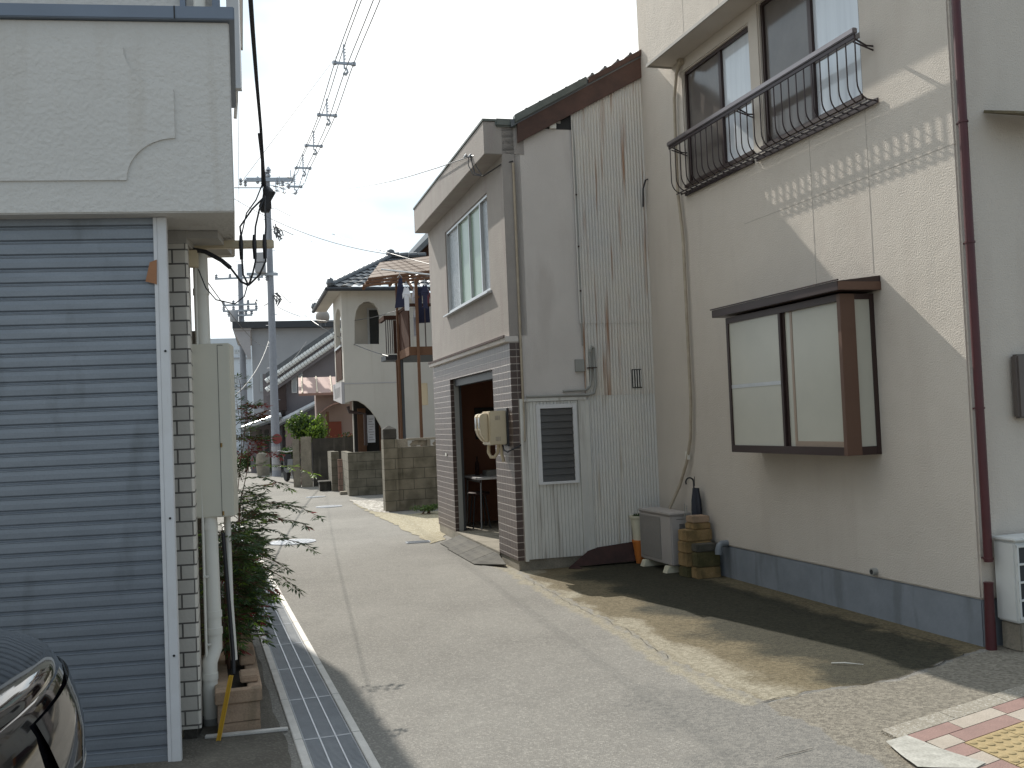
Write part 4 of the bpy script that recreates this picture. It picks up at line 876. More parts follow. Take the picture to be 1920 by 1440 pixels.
# pots
t_ = thing('tall_pot', 'tall cream flowerpot standing on an orange one beside the grey outdoor unit', 'flowerpot', RB.w(.10, -.29, .2))
mb = MB(); mb.lathe([(.062, .0), (.085, .27), (.098, .275), (.10, .30), (.088, .30), (.078, .26)], (0, 0, 0), 24, cap=False); mb.lathe([(.0, .262), (.078, .262)], (0, 0, 0), 24, cap=False); mb.build('pot', M['pot_white'], t_, smooth=True)
mb = MB(); r2 = random.Random(3)
for k in range(70): leaf(mb, Vector((r2.uniform(-.05, .05), r2.uniform(-.05, .05), .27 + r2.random() * .03)), rv(r2) + Vector((0, 0, .8)), .035, .01, rv(r2))
mb.build('small_plant', M['leaf_dark'], t_)
mb = MB(); mb.lathe([(.045, 0), (.075, .22), (.082, .222), (.083, .245), (.066, .245)], (0, 0, 0), 24); tag(mb.build('orange_pot', M['pot_orange'], smooth=True, loc=RB.w(.10, -.29, .0)), 'orange flowerpot under the tall cream pot beside the grey outdoor unit', 'flowerpot')
# stacked blocks
def block(x, y, z, sx, sy, sz, mat, lab, rz=0, name='concrete_block'):
    mb = MB(); mb.box(-sx / 2, sx / 2, -sy / 2, sy / 2, 0, sz); o = mb.build(name, mat, loc=RB.w(x, y, z), rz=RB.a + rz, bevel=.008)
    return tag(o, lab, 'block', 'blocks stacked beside the outdoor unit')
block(1.13, -.19, 0, .18, .27, .10, M['block_moss'], 'dark block at the bottom of the rear stack next to the grey unit')
block(1.13, -.19, .103, .18, .27, .125, M['block_tan'], 'tan block above the dark one at the foot of the rear stack', .02)
block(1.13, -.19, .231, .18, .27, .105, M['block_tan'], 'tan block in the middle of the rear stack behind the mossy block', -.02)
block(1.13, -.18, .339, .18, .27, .105, M['block_tan'], 'wide stained tan block second from the top of the rear stack', .02)
block(1.28, -.16, 0, .12, .25, .105, M['block_tan'], 'lowest tan block of the short front stack on the ground')
block(1.28, -.155, .108, .12, .24, .14, M['block_moss'], 'green mossy block in the middle of the short front stack', .03)
block(1.28, -.165, .251, .12, .22, .07, surf('dark_grey_stone', srgb(92, 88, 80), srgb(64, 62, 54), nscale=12, amt=1, rough=.95, bump=.6, bscale=70), 'rounded dark grey stone on top of the short front stack', -.03, 'grey_stone')
block(1.13, -.145, .447, .16, .19, .058, M['block_tan'], 'thin tan brick under the topmost brick beside the umbrella', .1, 'brick')
block(1.13, -.145, .508, .15, .18, .062, M['block_pink'], 'topmost pale brick of the stack beside the umbrella', -.05, 'brick')
# umbrella
um = thing('umbrella', 'closed navy umbrella with a black crook handle standing behind the stacked blocks', 'umbrella', RB.w(.99, -.09, 0), RB.a)
mb = MB(); mb.tube([(0, .03, .1), (-.01, 0, .86)], .004, 8); mb.build('shaft', M['black_cable'], um, smooth=True)
mb = MB(); nf = 16; prof = [(.03, .82), (.035, .78), (.05, .70), (.055, .6), (.045, .45), (.03, .25), (.01, .1)]; base = 0
for r, z in prof:
    for k in range(nf):
        a = 2 * PI * k / nf; rr = r * (1 + .35 * math.sin(a * 4 + z * 3)); mb.v.append((rr * math.cos(a) + .0, .015 + rr * math.sin(a) * .8, z))
for i in range(len(prof) - 1):
    for k in range(nf): mb.f.append((i * nf + k, i * nf + (k + 1) % nf, (i + 1) * nf + (k + 1) % nf, (i + 1) * nf + k)); mb.m.append(0)
mb.build('canopy', M['umb'], um, smooth=True)
mb = MB(); pts = [(-.01, 0, .8), (-.012, -.0, .88)]
for k in range(0, 10):
    a = k / 9 * PI * 1.15; pts.append((-.012, -.042 + .042 * math.cos(a), .88 + .042 * math.sin(a)))
mb.tube(pts, .008, 8); mb.tube([(-.012, .01, .84), (-.014, .012, .93)], .004, 6); mb.build('handle', M['black_cable'], um, smooth=True)
for dx in (0, .02): 
    pass
mb = MB(); mb.tube([(0, 0, 0), (.01, .01, .66)], .004, 6); mb.tube([(.02, -.03, 0), (.02, -.02, .68)], .004, 6); mb.tube([(.03, .0, 0), (.035, -.01, .64)], .005, 6)
tag(mb.build('metal_rods', M['grey_pipe'], loc=RB.w(1.0, -.2, 0), rz=RB.a, smooth=True), 'bundle of thin metal rods standing beside the umbrella behind the bricks', 'rods')
# ------------------------------------------------------------------ workshop with tiled front and corrugated side
_d = Vector((math.sin(math.radians(-15.3)), math.cos(math.radians(-15.3)), 0))
BF = Frame(Vector((-.01, 10.25, 0)) + _d * 3.5, math.degrees(math.atan2(-_d.y, -_d.x)))
wk = thing('workshop', 'two storey workshop with brown tiled columns, pinkish render and a rusty corrugated side', 'workshop', BF.o, BF.a)
X0, X1 = -.75, 3.5; D0, D1, DZ = .42, 2.74, 2.12
mb = MB(); mb.plate([(X0, 0.11), (D0, .11), (D0, DZ), (D1, DZ), (D1, .11), (X1, .11), (X1, 2.355), (X0, 2.355)], [], 0, .05, XZ)
mb.box(X1 - .12, X1, .0505, .135, .11, 2.355); mb.build('tiled_front', M['tile_brown'], wk)
MB().box(X0 + .01, D0 - .01, .012, .3, -.02, .109).build('footing', M['conc'], wk)
mb = MB(); mb.box(D1 + .01, X1 - .012, .012, .3, -.02, .109); mb.box(X1 - .3, X1 - .008, .2995, 1.62, -.02, .115); mb.build('footing', M['conc'], wk)
mb = MB(); mb.plate(rect(X0 + .004, X1, 2.42, 4.68), [rect(.45, 2.78, 3.0, 4.08)], .004, .14, XZ); mb.box(X0 + .004, X0 + .12, .14, 3.6, 0.02, 4.68)
mb.build('front_wall', M['front_render'], wk, bevel=.004)
mb = MB(); mb.plate([(.1352, .116), (1.62, .116), (1.62, 5.15), (.20, 4.5), (.1352, 4.5)], [], X1 - .1, X1 - .004, YZ); mb.box(X1 - .12, X1 - .004, .14, .2, 2.42, 4.5)
mb.build('side_wall', M['grey_render'], wk)
mb = MB(); mb.plate([(X0 - .02, 2.356), (X1 + .008, 2.356), (X1 + .008, 2.42), (X0 - .02, 2.42)], [], -.05, .1, XZ); mb.build('ledge', M['grey_render'], wk, bevel=.006)
mb = MB(); mb.box(X0 - .03, X1 + .01, -.062, -.0505, 2.405, 2.43); mb.build('ledge_flashing', M['rust'], wk)
# fascia
mb = MB(); mb.box(X0 - .04, X1, -.185, .25, 4.312, 4.655); mb.build('fascia', M['front_render'], wk, bevel=.006)
mb = MB(); mb.box(X0 - .05, X1 + .01, -.195, .26, 4.657, 4.68); mb.build('fascia_cap', M['roof_zinc'], wk)
# roof
RS = .55
mb = MB(); zf = lambda y: 4.66 + (y - .19) * RS
mb.plate([(.10, zf(.10) - .02), (.10, zf(.10) + .05), (2.6, zf(2.6) + .05), (5.0, zf(2.6) + .05 - 2.4 * RS), (5.0, zf(2.6) - 2.4 * RS), (2.6, zf(2.6) - .02)], [], -.85, X1 + .05, YZ)
mb.build('roof', M['roof_tile'], wk)
mb = MB(); mb.plate([(.17, zf(.17) - .22), (.17, zf(.17) - .021), (2.6, zf(2.6) - .021), (2.6, zf(2.6) - .25)], [], X1 + .02, X1 + .048, YZ); mb.build('barge_board', M['red_wood'], wk)
mb = MB(); mb.plate([(.14, zf(.14) + .0), (.14, zf(.14) + .085), (.95, zf(.95) + .085), (.95, zf(.95))], [], X1 - .02, X1 + .075, YZ); mb.build('verge_flashing', M['roof_zinc'], wk, bevel=.006)
mb = MB(); mb.plate([(.97, zf(.97)), (.97, zf(.97) + .06), (2.6, zf(2.6) + .06), (2.6, zf(2.6))], [], X1 + .0, X1 + .07, YZ); mb.build('upper_verge', M['red_wood'], wk)
for i in range(9):
    y = .3 + i * .15; mb = MB(); mb.tube([(X1 - .3 - .0 * i, y, zf(y) + .09), (X1 - .02, y, zf(y) + .085)], .02, 8)
    mb.build('verge_tile', M['roof_tile'], wk, smooth=True)
mb = MB(); mb.box(X1 - .3, X1 + .03, -.06, .17, 4.60, 4.655 + .03); mb.build('roof_gutter', M['roof_zinc'], wk, bevel=.015)
mb = MB(); mb.plate([(.45, 4.60), (.80, 4.60), (.80, 4.83), (.66, 4.80), (.66, 4.66), (.45, 4.68)], [], X1 - .003, X1 + .001, YZ); mb.build('eave_gap', M['dark_gap'], wk)
mb = MB(); mb.box(X1 - .01, X1 + .03, .53, .60, 4.6, 4.76); mb.build('rafter_end', M['pvc'], wk)
# corrugated sheets
def corr(y0, y1, z0, top, name, pitch=.0335, amp=.006, x=X1 + .008, mat='corr'):
    mb = MB(); n = int((y1 - y0) / pitch * 6)
    for k in range(n):
        ya, yb = y0 + (y1 - y0) * k / n, y0 + (y1 - y0) * (k + 1) / n
        xa, xb = x + amp * math.sin(2 * PI * ya / pitch), x + amp * math.sin(2 * PI * yb / pitch)
        mb.quad((xa, ya, z0), (xb, yb, z0), (xb, yb, top(yb)), (xa, ya, top(ya)))
    o = mb.build(name, M[mat], wk, smooth=True); o.data.polygons[0].normal.x
    return o
corr(.83, 1.62, .16, lambda y: 1.80, 'lower_sheet', mat='corr_low')
corr(.80, 1.62, 1.775, lambda y: 2.56, 'middle_sheet', x=X1 + .013)
corr(.77, 1.62, 2.535, lambda y: zf(y) - .1, 'upper_sheet', x=X1 + .018)
# patched opening with slats
mb = MB(); mb.box(X1 + .018, X1 + .022, 1.33, 1.44, 1.84, 2.04); vg = mb.build('vent_opening', M['dark_gap'], wk)
mb = MB()
for k in range(4): mb.box(X1 + .0222, X1 + .027, 1.34 + k * .028, 1.352 + k * .028, 1.85, 2.03)
mb.build('vent_slats', M['corr_clean'], vg)
# ribbed panel with louvre window
mb = MB(); n = 16
for k in range(n):
    a = .11 + k * .60 / n; b = a + .60 / n
    mb.quad((X1 + .012, a, .115), (X1 + .012, b - .006, .115), (X1 + .012, b - .006, 1.73), (X1 + .012, a, 1.73))
    mb.quad((X1 + .012, b - .006, .115), (X1 + .005, b - .003, .115), (X1 + .005, b - .003, 1.73), (X1 + .012, b - .006, 1.73))
    mb.quad((X1 + .005, b - .003, .115), (X1 + .012, b, .115), (X1 + .012, b, 1.73), (X1 + .005, b - .003, 1.73))
mb.build('ribbed_panel', M['corr_clean'], wk)
mb = MB(); mb.box(X1 - .004, X1 + .03, .075, .11, .10, 1.765); mb.box(X1 - .004, X1 + .03, .11, .80, 1.735, 1.765); mb.box(X1 - .004, X1 + .026, .71, .735, .115, 1.735); mb.box(X1 - .004, X1 + .02, .79, .83, .15, 1.735); mb.box(X1 - .004, X1 + .012, .735, .79, .115, 1.735)
mb.build('panel_trim', M['corr_clean'], wk)
ly0, ly1, lz0, lz1 = .245, .685, .875, 1.70; f = .042
mb = MB(); mb.box(X1 + .01, X1 + .045, ly0, ly0 + f, lz0, lz1); mb.box(X1 + .01, X1 + .045, ly1 - f, ly1, lz0, lz1); mb.box(X1 + .01, X1 + .045, ly0 + f, ly1 - f, lz0, lz0 + f * .6); mb.box(X1 + .01, X1 + .045, ly0 + f, ly1 - f, lz1 - f, lz1)
lw = mb.build('louvre_window', M['white_metal'], wk, bevel=.002)
mb = MB(); mb.box(X1 + .013, X1 + .015, ly0 + f, ly1 - f, lz0 + f * .6, lz1 - f); mb.build('window_back', M['dark_room'], lw)
mb = MB(); nb = 11; hh = (lz1 - lz0 - f * 1.6) / nb
for k in range(nb):
    z = lz0 + f * .6 + k * hh; mb.quad((X1 + .034, ly0 + f, z), (X1 + .034, ly1 - f, z), (X1 + .018, ly1 - f, z + hh + .004), (X1 + .018, ly0 + f, z + hh + .004))
mb.build('louvre_blades', surf('smoked_louvre_glass', srgb(82, 80, 78), srgb(66, 64, 62), nscale=5, rough=.25), lw)
# pipes on the side
mb = MB(); mb.tube([(X1 + .03, .86, 2.24), (X1 + .03, .865, 1.95), (X1 + .03, .85, 1.875), (X1 + .03, .80, 1.835), (X1 + .03, .55, 1.83)], .012, 10); mb.build('conduit', M['grey_pipe'], wk, smooth=True)
mb = MB(); mb.tube([(X1 + .035, .905, 2.20), (X1 + .035, .91, 1.88), (X1 + .035, .89, 1.80), (X1 + .035, .83, 1.785), (X1 + .035, .15, 1.785)], .014, 10); mb.tube([(X1 + .035, .905, 2.20), (X1 + .05, .90, 2.27), (X1 + .06, .875, 2.29), (X1 + .06, .86, 2.25)], .016, 8); mb.build('conduit', M['grey_pipe'], wk, smooth=True)
mb = MB(); mb.box(X1 - .003, X1 + .03, .70, .80, 2.03, 2.16); mb.build('switch_box', M['grey_pipe'], wk, bevel=.004)
mb = MB(); mb.box(X1 + .0, X1 + .05, .83, .93, 2.062, 2.072); mb.build('pipe_strap', M['rust'], wk)
mb = MB(); mb.tube([(X1 + .02, .115, 4.22), (X1 + .02, .115, 1.33)], .013, 10); lc = mb.build('long_conduit', M['beige_pipe'], wk, smooth=True)
mb = MB(); mb.tube([(X1 + .02, .78, 4.7), (X1 + .02, .795, 4.3), (X1 + .02, .79, 2.3)], .006, 6); mb.build('thin_cable', M['grey_pipe'], wk, smooth=True)
for z in (3.9, 2.88, 3.35):
    mb = MB(); mb.tube([(X1 + .02, .79, z), (X1 + .035, .79, z)], .010, 6); mb.build('rusty_bolt', M['rust'], wk)
# front window
mb = MB(); f = .03
for a, b in ((.45, .45 + f), (2.78 - f, 2.78), (1.15, 1.175), (1.765, 1.785), (2.34, 2.375)): mb.box(a, b, .02, .08, 3.0 + f, 4.08 - f)
mb.box(.45, 2.78, .02, .08, 3.0, 3.0 + f); mb.box(.45, 2.78, .02, .08, 4.08 - f, 4.08)
fw = mb.build('front_window', M['alu'], wk)
for a, b, mt, nm in ((.48, 1.15, 'frost2', 'pebbled_pane'), (1.175, 1.765, 'green_panel', 'green_pane'), (1.785, 2.34, 'green_panel', 'green_pane'), (2.375, 2.75, 'frost2', 'pebbled_pane')):
    MB().box(a, b, .05, .056, 3.03, 4.05).build(nm, M[mt], fw)
mb = MB(); mb.plate([(-.05, 2.96), (-.05, 2.975), (.03, 2.998), (.03, 2.96)], [], .38, 2.85, YZ); mb.build('sill', M['alu'], fw)
# doorway
M['door_grey'] = surf('grey_door_frame', srgb(158, 160, 158), rough=.5)
mb = MB(); mb.box(D0 - .02, D0 + .012, .0505, .11, .118, 2.12); df = mb.build('door_frame', M['door_grey'], wk)
mb = MB(); mb.box(D1 - .012, D1 + .02, .0505, .11, .118, 2.12); mb.build('door_frame', M['door_grey'], wk)
mb = MB(); mb.box(D0 - .01, D0 + .01, .111, .145, .118, 2.1); mb.box(D0 + .013, D1, .06, .14, 2.03, 2.119); mb.build('door_track', M['trim_dark'], df)
mb = MB(); mb.box(X0 + .12, X0 + .16, .14, 3.4, .12, 2.3); mb.build('inner_partition', M['orange_wall'], wk)
mb = MB(); mb.box(X0 + .12, X1 - .1, 3.36, 3.4, .12, 4.4); mb.box(X0 + .12, X1 - .101, .141, 3.4, 2.13, 2.17); mb.box(D1 - .0, D1 + .04, .145, 3.4, .12, 2.12); mb.build('room_lining', M['soffit'], wk)
mb = MB(); mb.box(X0 + .13, D1, .0, 3.4, -.02, .115); mb.build('threshold', M['conc'], wk, bevel=.004)
mb = MB(); mb.box(X0 + .165, X0 + .19, .55, 1.1, 1.3, 1.75); mb.build('notice_board', M['dark_gap'], wk)
mb = MB(); mb.box(.3, .305, .5, .53, 1.25, 1.62); mb.build('door_handle', M['galv'], wk)
# work table and stool inside
tb = thing('work_table', 'pale topped table on thin metal legs inside the dark workshop doorway', 'table', BF.w(.02, .66, .115), BF.a)
mb = MB(); mb.box(-.5, .45, -.35, .4, .66, .69); mb.build('table_top', M['white_metal'], tb, bevel=.004)
for sx, sy in ((-.46, -.31), (.41, -.31), (-.46, .36), (.41, .36)): MB().tube([(sx, sy, 0), (sx * .93, sy * .93, .66)], .012, 8).build('leg', M['galv'], tb)
mb = MB(); mb.box(-.46, .41, -.31, -.29, .62, .66); mb.build('table_rail', M['brown_metal'], tb)
bx = MB(); bx.box(-.1, .12, -.1, .1, 0, .07); tag(bx.build('small_box', M['grey_pipe'], loc=BF.w(.0, .62, .806), rz=BF.a, bevel=.004), 'small grey box lying on the pale table inside the workshop', 'box')
bt = MB(); bt.lathe([(.03, 0), (.03, .16), (.012, .2), (.012, .26)], seg=14); tag(bt.build('bottle', M['rust'], loc=BF.w(-.25, .48, .806), smooth=True), 'dark bottle standing on the pale table inside the workshop', 'bottle')
stl = thing('stool', 'dark stool with thin legs under the table in the workshop', 'stool', BF.w(.12, .40, .115), BF.a)
mb = MB(); mb.lathe([(.14, .0), (.15, .01), (.15, .03), (.13, .04)], (0, 0, .44), 20); mb.build('seat', M['rust'], stl, smooth=True)
for k in range(4):
    a = PI / 4 + k * PI / 2; MB().tube([(.17 * math.cos(a), .17 * math.sin(a), 0), (.1 * math.cos(a), .1 * math.sin(a), .44)], .01, 8).build('leg', M['trim_dark'], stl)
# ramp plates
rmat = brickmat('checker_plate', srgb(98, 96, 90), srgb(92, 90, 84), srgb(72, 70, 66), .028, .03, .006, spec=.15, rough=.8, bump=.9, dirt=.5, dirtcol=srgb(110, 106, 98), noise_s=6)
rlab = ['steel ramp plate farthest from the camera before the workshop door', 'second steel ramp plate from the far end before the workshop door', 'third steel ramp plate from the far end before the workshop door', 'nearest steel ramp plate with a cut corner beside the tiled column']
rx = [.72, 1.32, 1.95, 2.58, 3.2]
for i in range(4):
    a, b = rx[i] + .006, rx[i + 1] - .006; yo = -.30 if i else -.27; q = (a + b) / 2
    mb = MB()
    if i < 3: top = [(a, yo, .012), (b, yo, .012), (b, -.02, .10), (a, -.02, .10)]
    else: top = [(a, yo, .012), (b - .42, yo, .012), (b, -.05, .04), (b - .45, -.02, .10), (a, -.02, .10)]
    top = [Vector((p[0] - q, p[1], p[2])) for p in top]; bot = [p - Vector((0, 0, .010)) for p in top]; n = len(top)
    mb.quad(*top); mb.quad(*bot[::-1])
    for k in range(n): mb.quad(top[k], top[(k + 1) % n], bot[(k + 1) % n], bot[k])
    tag(mb.build('ramp_plate', rmat, loc=BF.w(q, 0, 0), rz=BF.a), rlab[i], 'ramp plate', 'ramp plates at the workshop door')
# meter box
me = thing('meter_box', 'cream plastic electricity meter box with two rounded windows on the tiled column', 'meter box', BF.w(3.14, 0, 1.3), BF.a)
mb = MB(); mb.box(-.19, .20, -.018, -.001, -.02, .38); mb.build('back_board', M['trim_dark'], me)
mb = MB(); mb.box(-.16, .18, -.20, -.019, 0, .355); mb.build('casing', M['cream_plastic'], me, bevel=.01)
for cx in (-.09, .055):
    mb = MB(); prof = [(-.201, .03), (-.225, .045), (-.265, .10), (-.283, .16), (-.285, .30), (-.272, .325), (-.245, .332), (-.201, .332)]
    mb.plate(prof, [], cx - .055, cx + .055, YZ); ms_ = mb.build('meter_cover', M['cream_plastic'], me, bevel=.01)
    mb = MB(); mb.box(cx - .036, cx + .036, -.2875, -.286, .18, .29); mb.build('meter_glass', M['dark_window'], ms_)
mb = MB()
for z in (.04, .26): mb.box(.1802, .183, -.14, -.10, z, z + .045); mb.box(.1802, .1825, -.095, -.085, z, z + .045)
mb.build('latch_marks', M['beige_pipe'], me)
mb = MB(); mb.tube([(-.05, -.16, .0), (-.05, -.165, -.08), (-.02, -.15, -.13), (.03, -.12, -.13), (.05, -.09, -.08), (.06, -.08, 0)], .018, 10); mb.build('cable_loop', M['cream_plastic'], me, smooth=True)
mb = MB(); mb.tube([(.10, -.06, 0), (.10, -.06, -.1), (.09, -.04, -.18)], .017, 10); mb.build('cable_loop', M['cream_plastic'], me, smooth=True)
mb = MB(); mb.tube([(.14, -.06, .0), (.2, -.06, -.06), (.30, -.05, -.075), (.375, -.02, -.05), (.38, .06, -.02), (.38, .115, .03)], .008, 8); mb.build('feed_cable', M['black_cable'], me, smooth=True)
# roof-edge insulator and drop cables
ip = at(882, 293, 10.75)
mb = MB(); w3 = BF.w(X1 + .02, .115, 4.24); mb.tube([ip, at(890, 325, 10.6), at(906, 330, 10.5), at(925, 318, 10.4), at(940, 308, 10.3), w3], .007, 8)
mb.tube([ip + Vector((.02, 0, 0)), at(893, 312, 10.6), at(903, 328, 10.5)], .005, 6); mb.tube([ip - Vector((.02, 0, 0)), at(878, 310, 10.7), at(888, 328, 10.6), at(905, 330, 10.5)], .005, 6)
tag(mb.build('drop_cable', M['black_cable'], smooth=True), 'short black cable loops hanging from the insulators under the workshop roof edge', 'cable')
mb = MB()
for dx in (-.05, 0, .05):
    mb.tube([ip + Vector((dx - .02, 0, -.01)), ip + Vector((dx, 0, .012)), ip + Vector((dx + .02, 0, -.01))], [.012, .02, .012], 8)
mb.tube([ip, at(905, 290, 10.5), at(925, 270, 10.4)], .008, 6); mb.tube([at(905, 290, 10.5), at(945, 250, 10.35), at(955, 247, 10.3)], .006, 6)
tag(mb.build('insulator_cluster', M['galv'], smooth=True), 'cluster of grey insulators on a wire stay at the workshop roof edge', 'insulator')
# rusted sheet at the foot of the side wall
mb = MB()
pts = [(.62, -.004, .02), (1.50, -.004, .03), (1.50, .03, .235), (.86, .03, .19), (.74, .05, .16)]
P = [Vector((X1 + .10 - z * .35, y, z + .0)) for y, _, z in pts]
top = P; bot = [p + Vector((-.012, 0, -.0)) for p in P]; n = len(P)
mb.quad(*top); mb.quad(*bot[::-1])
for k in range(n): mb.quad(top[k], top[(k + 1) % n], bot[(k + 1) % n], bot[k])
a, b, c, e = P[0] + Vector((0, 0, 0)), P[4], Vector((X1 + .10, .50, .01)), Vector((X1 + .22, .62, .01))
for z0 in (0, -.008): mb.quad(a + Vector((0, 0, z0)), b + Vector((0, 0, z0)), c + Vector((0, 0, z0)), e + Vector((0, 0, z0)))
tag(mb.build('rusted_sheet', M['rust'], loc=BF.o, rz=BF.a), 'dark rusted metal sheet bent along the foot of the corrugated wall', 'metal sheet')
# small fittings on the tiled column
mb = MB(); mb.box(-.03, .05, -.012, -.001, 0, .04); tag(mb.build('wall_tag', M['pvc'], loc=BF.w(.0, 0, 1.1), rz=BF.a, bevel=.002), 'small white plate fixed on the far tiled column of the workshop', 'plate')
# ------------------------------------------------------------------ block walls along the alley
def mossy_wall(name, lab, cat, fr, parts, mat='conc_block', cap=None):
    t = thing(name, lab, cat, fr.o, fr.a)
    for nm, args in parts:
        mb = MB(); mb.box(*args); mb.build(nm, M[mat], t, bevel=.006)
    return t
W1 = Frame((-2.35, 17.9), 15.5)
w1 = mossy_wall('block_wall', 'nearest concrete block wall with a capped gate pillar and an openwork top row', 'block wall', W1,
    [('pillar', (0, .25, 0, .3, 0, 1.30)), ('wall_panel', (.253, 2.6, .06, .2, 0, 1.135))])
mb = MB(); mb.lathe([(.16, 0), (.17, .01), (.17, .17), (.165, .18), (.02, .24)], (0, 0, 0), 4); mb.v = [((x * math.cos(PI / 4) - y * math.sin(PI / 4)) + .125, (x * math.sin(PI / 4) + y * math.cos(PI / 4)) + .15, z + 1.302) for x, y, z in mb.v]; mb.build('pillar_cap', M['conc_dark'], w1)
mb = MB()
mb.box(.253, .45, .07, .19, 1.137, 1.29); mb.box(.45, 2.6, .06, .2, 1.262, 1.30); mb.box(.45, 2.6, .07, .19, 1.137, 1.15)
for i in range(5):
    x = .84 + i * .42; mb.box(x - .03, x + .03, .071, .189, 1.15, 1.262)
    mb.bar((x - .32, .13, 1.15), (x - .16, .13, 1.26), .02, .1); mb.bar((x - .02, .13, 1.15), (x - .16, .13, 1.26), .02, .1)
    mb.bar((x - .30, .13, 1.21), (x - .03, .13, 1.21), .016, .09)
mb.build('openwork_row', M['conc'], w1)
p = gnd(722, 938); W2 = Frame(at(655, 930, 22.4), 14)
zt = at(690, 847, 22.5).z
w2 = mossy_wall('block_wall', 'low grey block wall between the gate gap and the capped pillar', 'block wall', W2, [('wall_panel', (0, 1.6, 0, .13, 0, zt)), ('wall_return', (0, .13, .133, 2.0, 0, zt - .003))])
W3 = Frame(at(623, 917, 24.3), 14); zt3 = at(630, 847, 24.3).z
w3_ = mossy_wall('block_pier', 'narrow pier of grey concrete blocks beside the low gate steps', 'block pier', W3, [('pier', (0, .19, 0, .4, 0, zt3)), ('pier_return', (.01, .17, .403, 1.6, 0, zt3 - .01))])
mb = MB(); fr = Frame(at(637, 930, 23.6), 14); mb.box(.02, .42, .5, .65, 0, .78); tag(mb.build('low_pink_wall', brickmat('pink_block', srgb(170, 138, 122), srgb(150, 120, 106), srgb(110, 92, 82), .38, .15, .008, rough=.95, dirt=.4), loc=fr.o, rz=fr.a), 'short pinkish block wall seen through the gap beside the pier', 'block wall')
mb = MB(); mb.box(0, .38, 0, .3, 0, .07); o = mb.build('gate_step', M['conc'], loc=Frame(at(638, 925, 22.9), 14).o, rz=math.radians(14), bevel=.01); tag(o, 'pale concrete step in the gate gap between pier and low wall', 'step')
mb = MB(); mb.box(-.28, -.01, .3, .9, 0, .2); mb.box(-.3, 0, .28, .92, .2, .24); o = mb.build('stone_step', M['conc_dark'], loc=W3.o, rz=W3.a, bevel=.01); tag(o, 'dark stone step projecting beside the narrow block pier', 'step')
DW = Frame(at(572, 915, 26.6), 8)
zt = at(600, 822, 26.6).z
dw = thing('dark_wall', 'tall blackened concrete wall in deep shade with a pale gate post', 'wall', DW.o, DW.a)
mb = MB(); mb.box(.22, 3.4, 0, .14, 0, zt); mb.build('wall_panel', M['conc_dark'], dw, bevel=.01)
mb = MB(); mb.box(-.08, .2, -.02, .18, 0, zt + .06); mb.build('gate_post', M['conc'], dw, bevel=.01)
mb = MB(); mb.box(-.3, -.12, .1, .25, 0, zt - .0); mb.build('side_post', M['conc'], dw, bevel=.01)
# ------------------------------------------------------------------ cream house with arched balcony
CH = Frame(at(652, 900, 23.5), 15.3)
def C(px, py, y=0): v = CH.py(px, py, y); return (v.x, v.z)
def Cx(px, py, x=0): v = CH.px(px, py, x); return (v.y, v.z)
ch = thing('cream_house', 'cream rendered house with arched balcony openings, tiled roof and brown boards', 'house', CH.o, CH.a)
xr = C(747, 600)[0]; zt = C(700, 545)[1]; zb = C(655, 757)[1]
arch = [C(*p) for p in ((652, 757), (662, 751), (672, 752), (684, 759), (696, 770), (706, 784), (714, 798), (722, 818))]
outer = [(0, zb + .02)] + arch[1:] + [(arch[-1][0] + .02, 0), (xr, 0), (xr, zt), (0, zt)]
ha = [C(*p) for p in ((665, 645), (665, 600), (668, 583), (674, 572), (683, 566), (692, 565), (701, 569), (708, 578), (712, 592), (712, 645))]
mb = MB(); mb.plate(outer, [ha], 0, .14, XZ); mb.build('front_wall', M['cream_wall'], ch, bevel=.004)
# left face with opening
yl = Cx(627, 650)[0]; yl = max(1.6, min(yl, 3.6))
zo0 = 2.75; zo1 = 4.45
op = [(.35, zo0), (yl - .45, zo0), (yl - .45, zo1 - .3)] + [(yl / 2 - .05 + (yl / 2 - .4) * math.cos(a / 8 * PI), zo1 - .3 + .32 * math.sin(a / 8 * PI)) for a in range(1, 8)] + [(.35, zo1 - .3)]
mb = MB(); mb.plate([(.141, zb), (yl, zb + .15), (yl, zt), (.141, zt)], [op], 0, .12, YZ); mb.build('side_wall', M['cream_wall'], ch, bevel=.003)
mb = MB(); mb.box(-.02, .03, .32, yl - .42, zo0 - .05, zo0 + .72); bb = mb.build('balcony_board', M['brown_wood'], ch)
mb = MB(); mb.box(-.04, .05, .28, yl - .38, zo0 + .722, zo0 + .77); mb.build('board_rail', M['alu'], bb)
mb = MB(); mb.plate([(.0, zb), (yl, zb + .15), (yl, zb + .55), (0, zb + .52)], [], -.07, -.003, YZ); bp_ = mb.build('slotted_panel', M['cream_dark'], ch, bevel=.004)
mb = MB()
for k in range(5): mb.box(-.0725, -.071, yl * .18 + k * yl * .14, yl * .18 + k * yl * .14 + yl * .05, zb + .17, zb + .42)
mb.build('slot', M['dark_gap'], bp_)
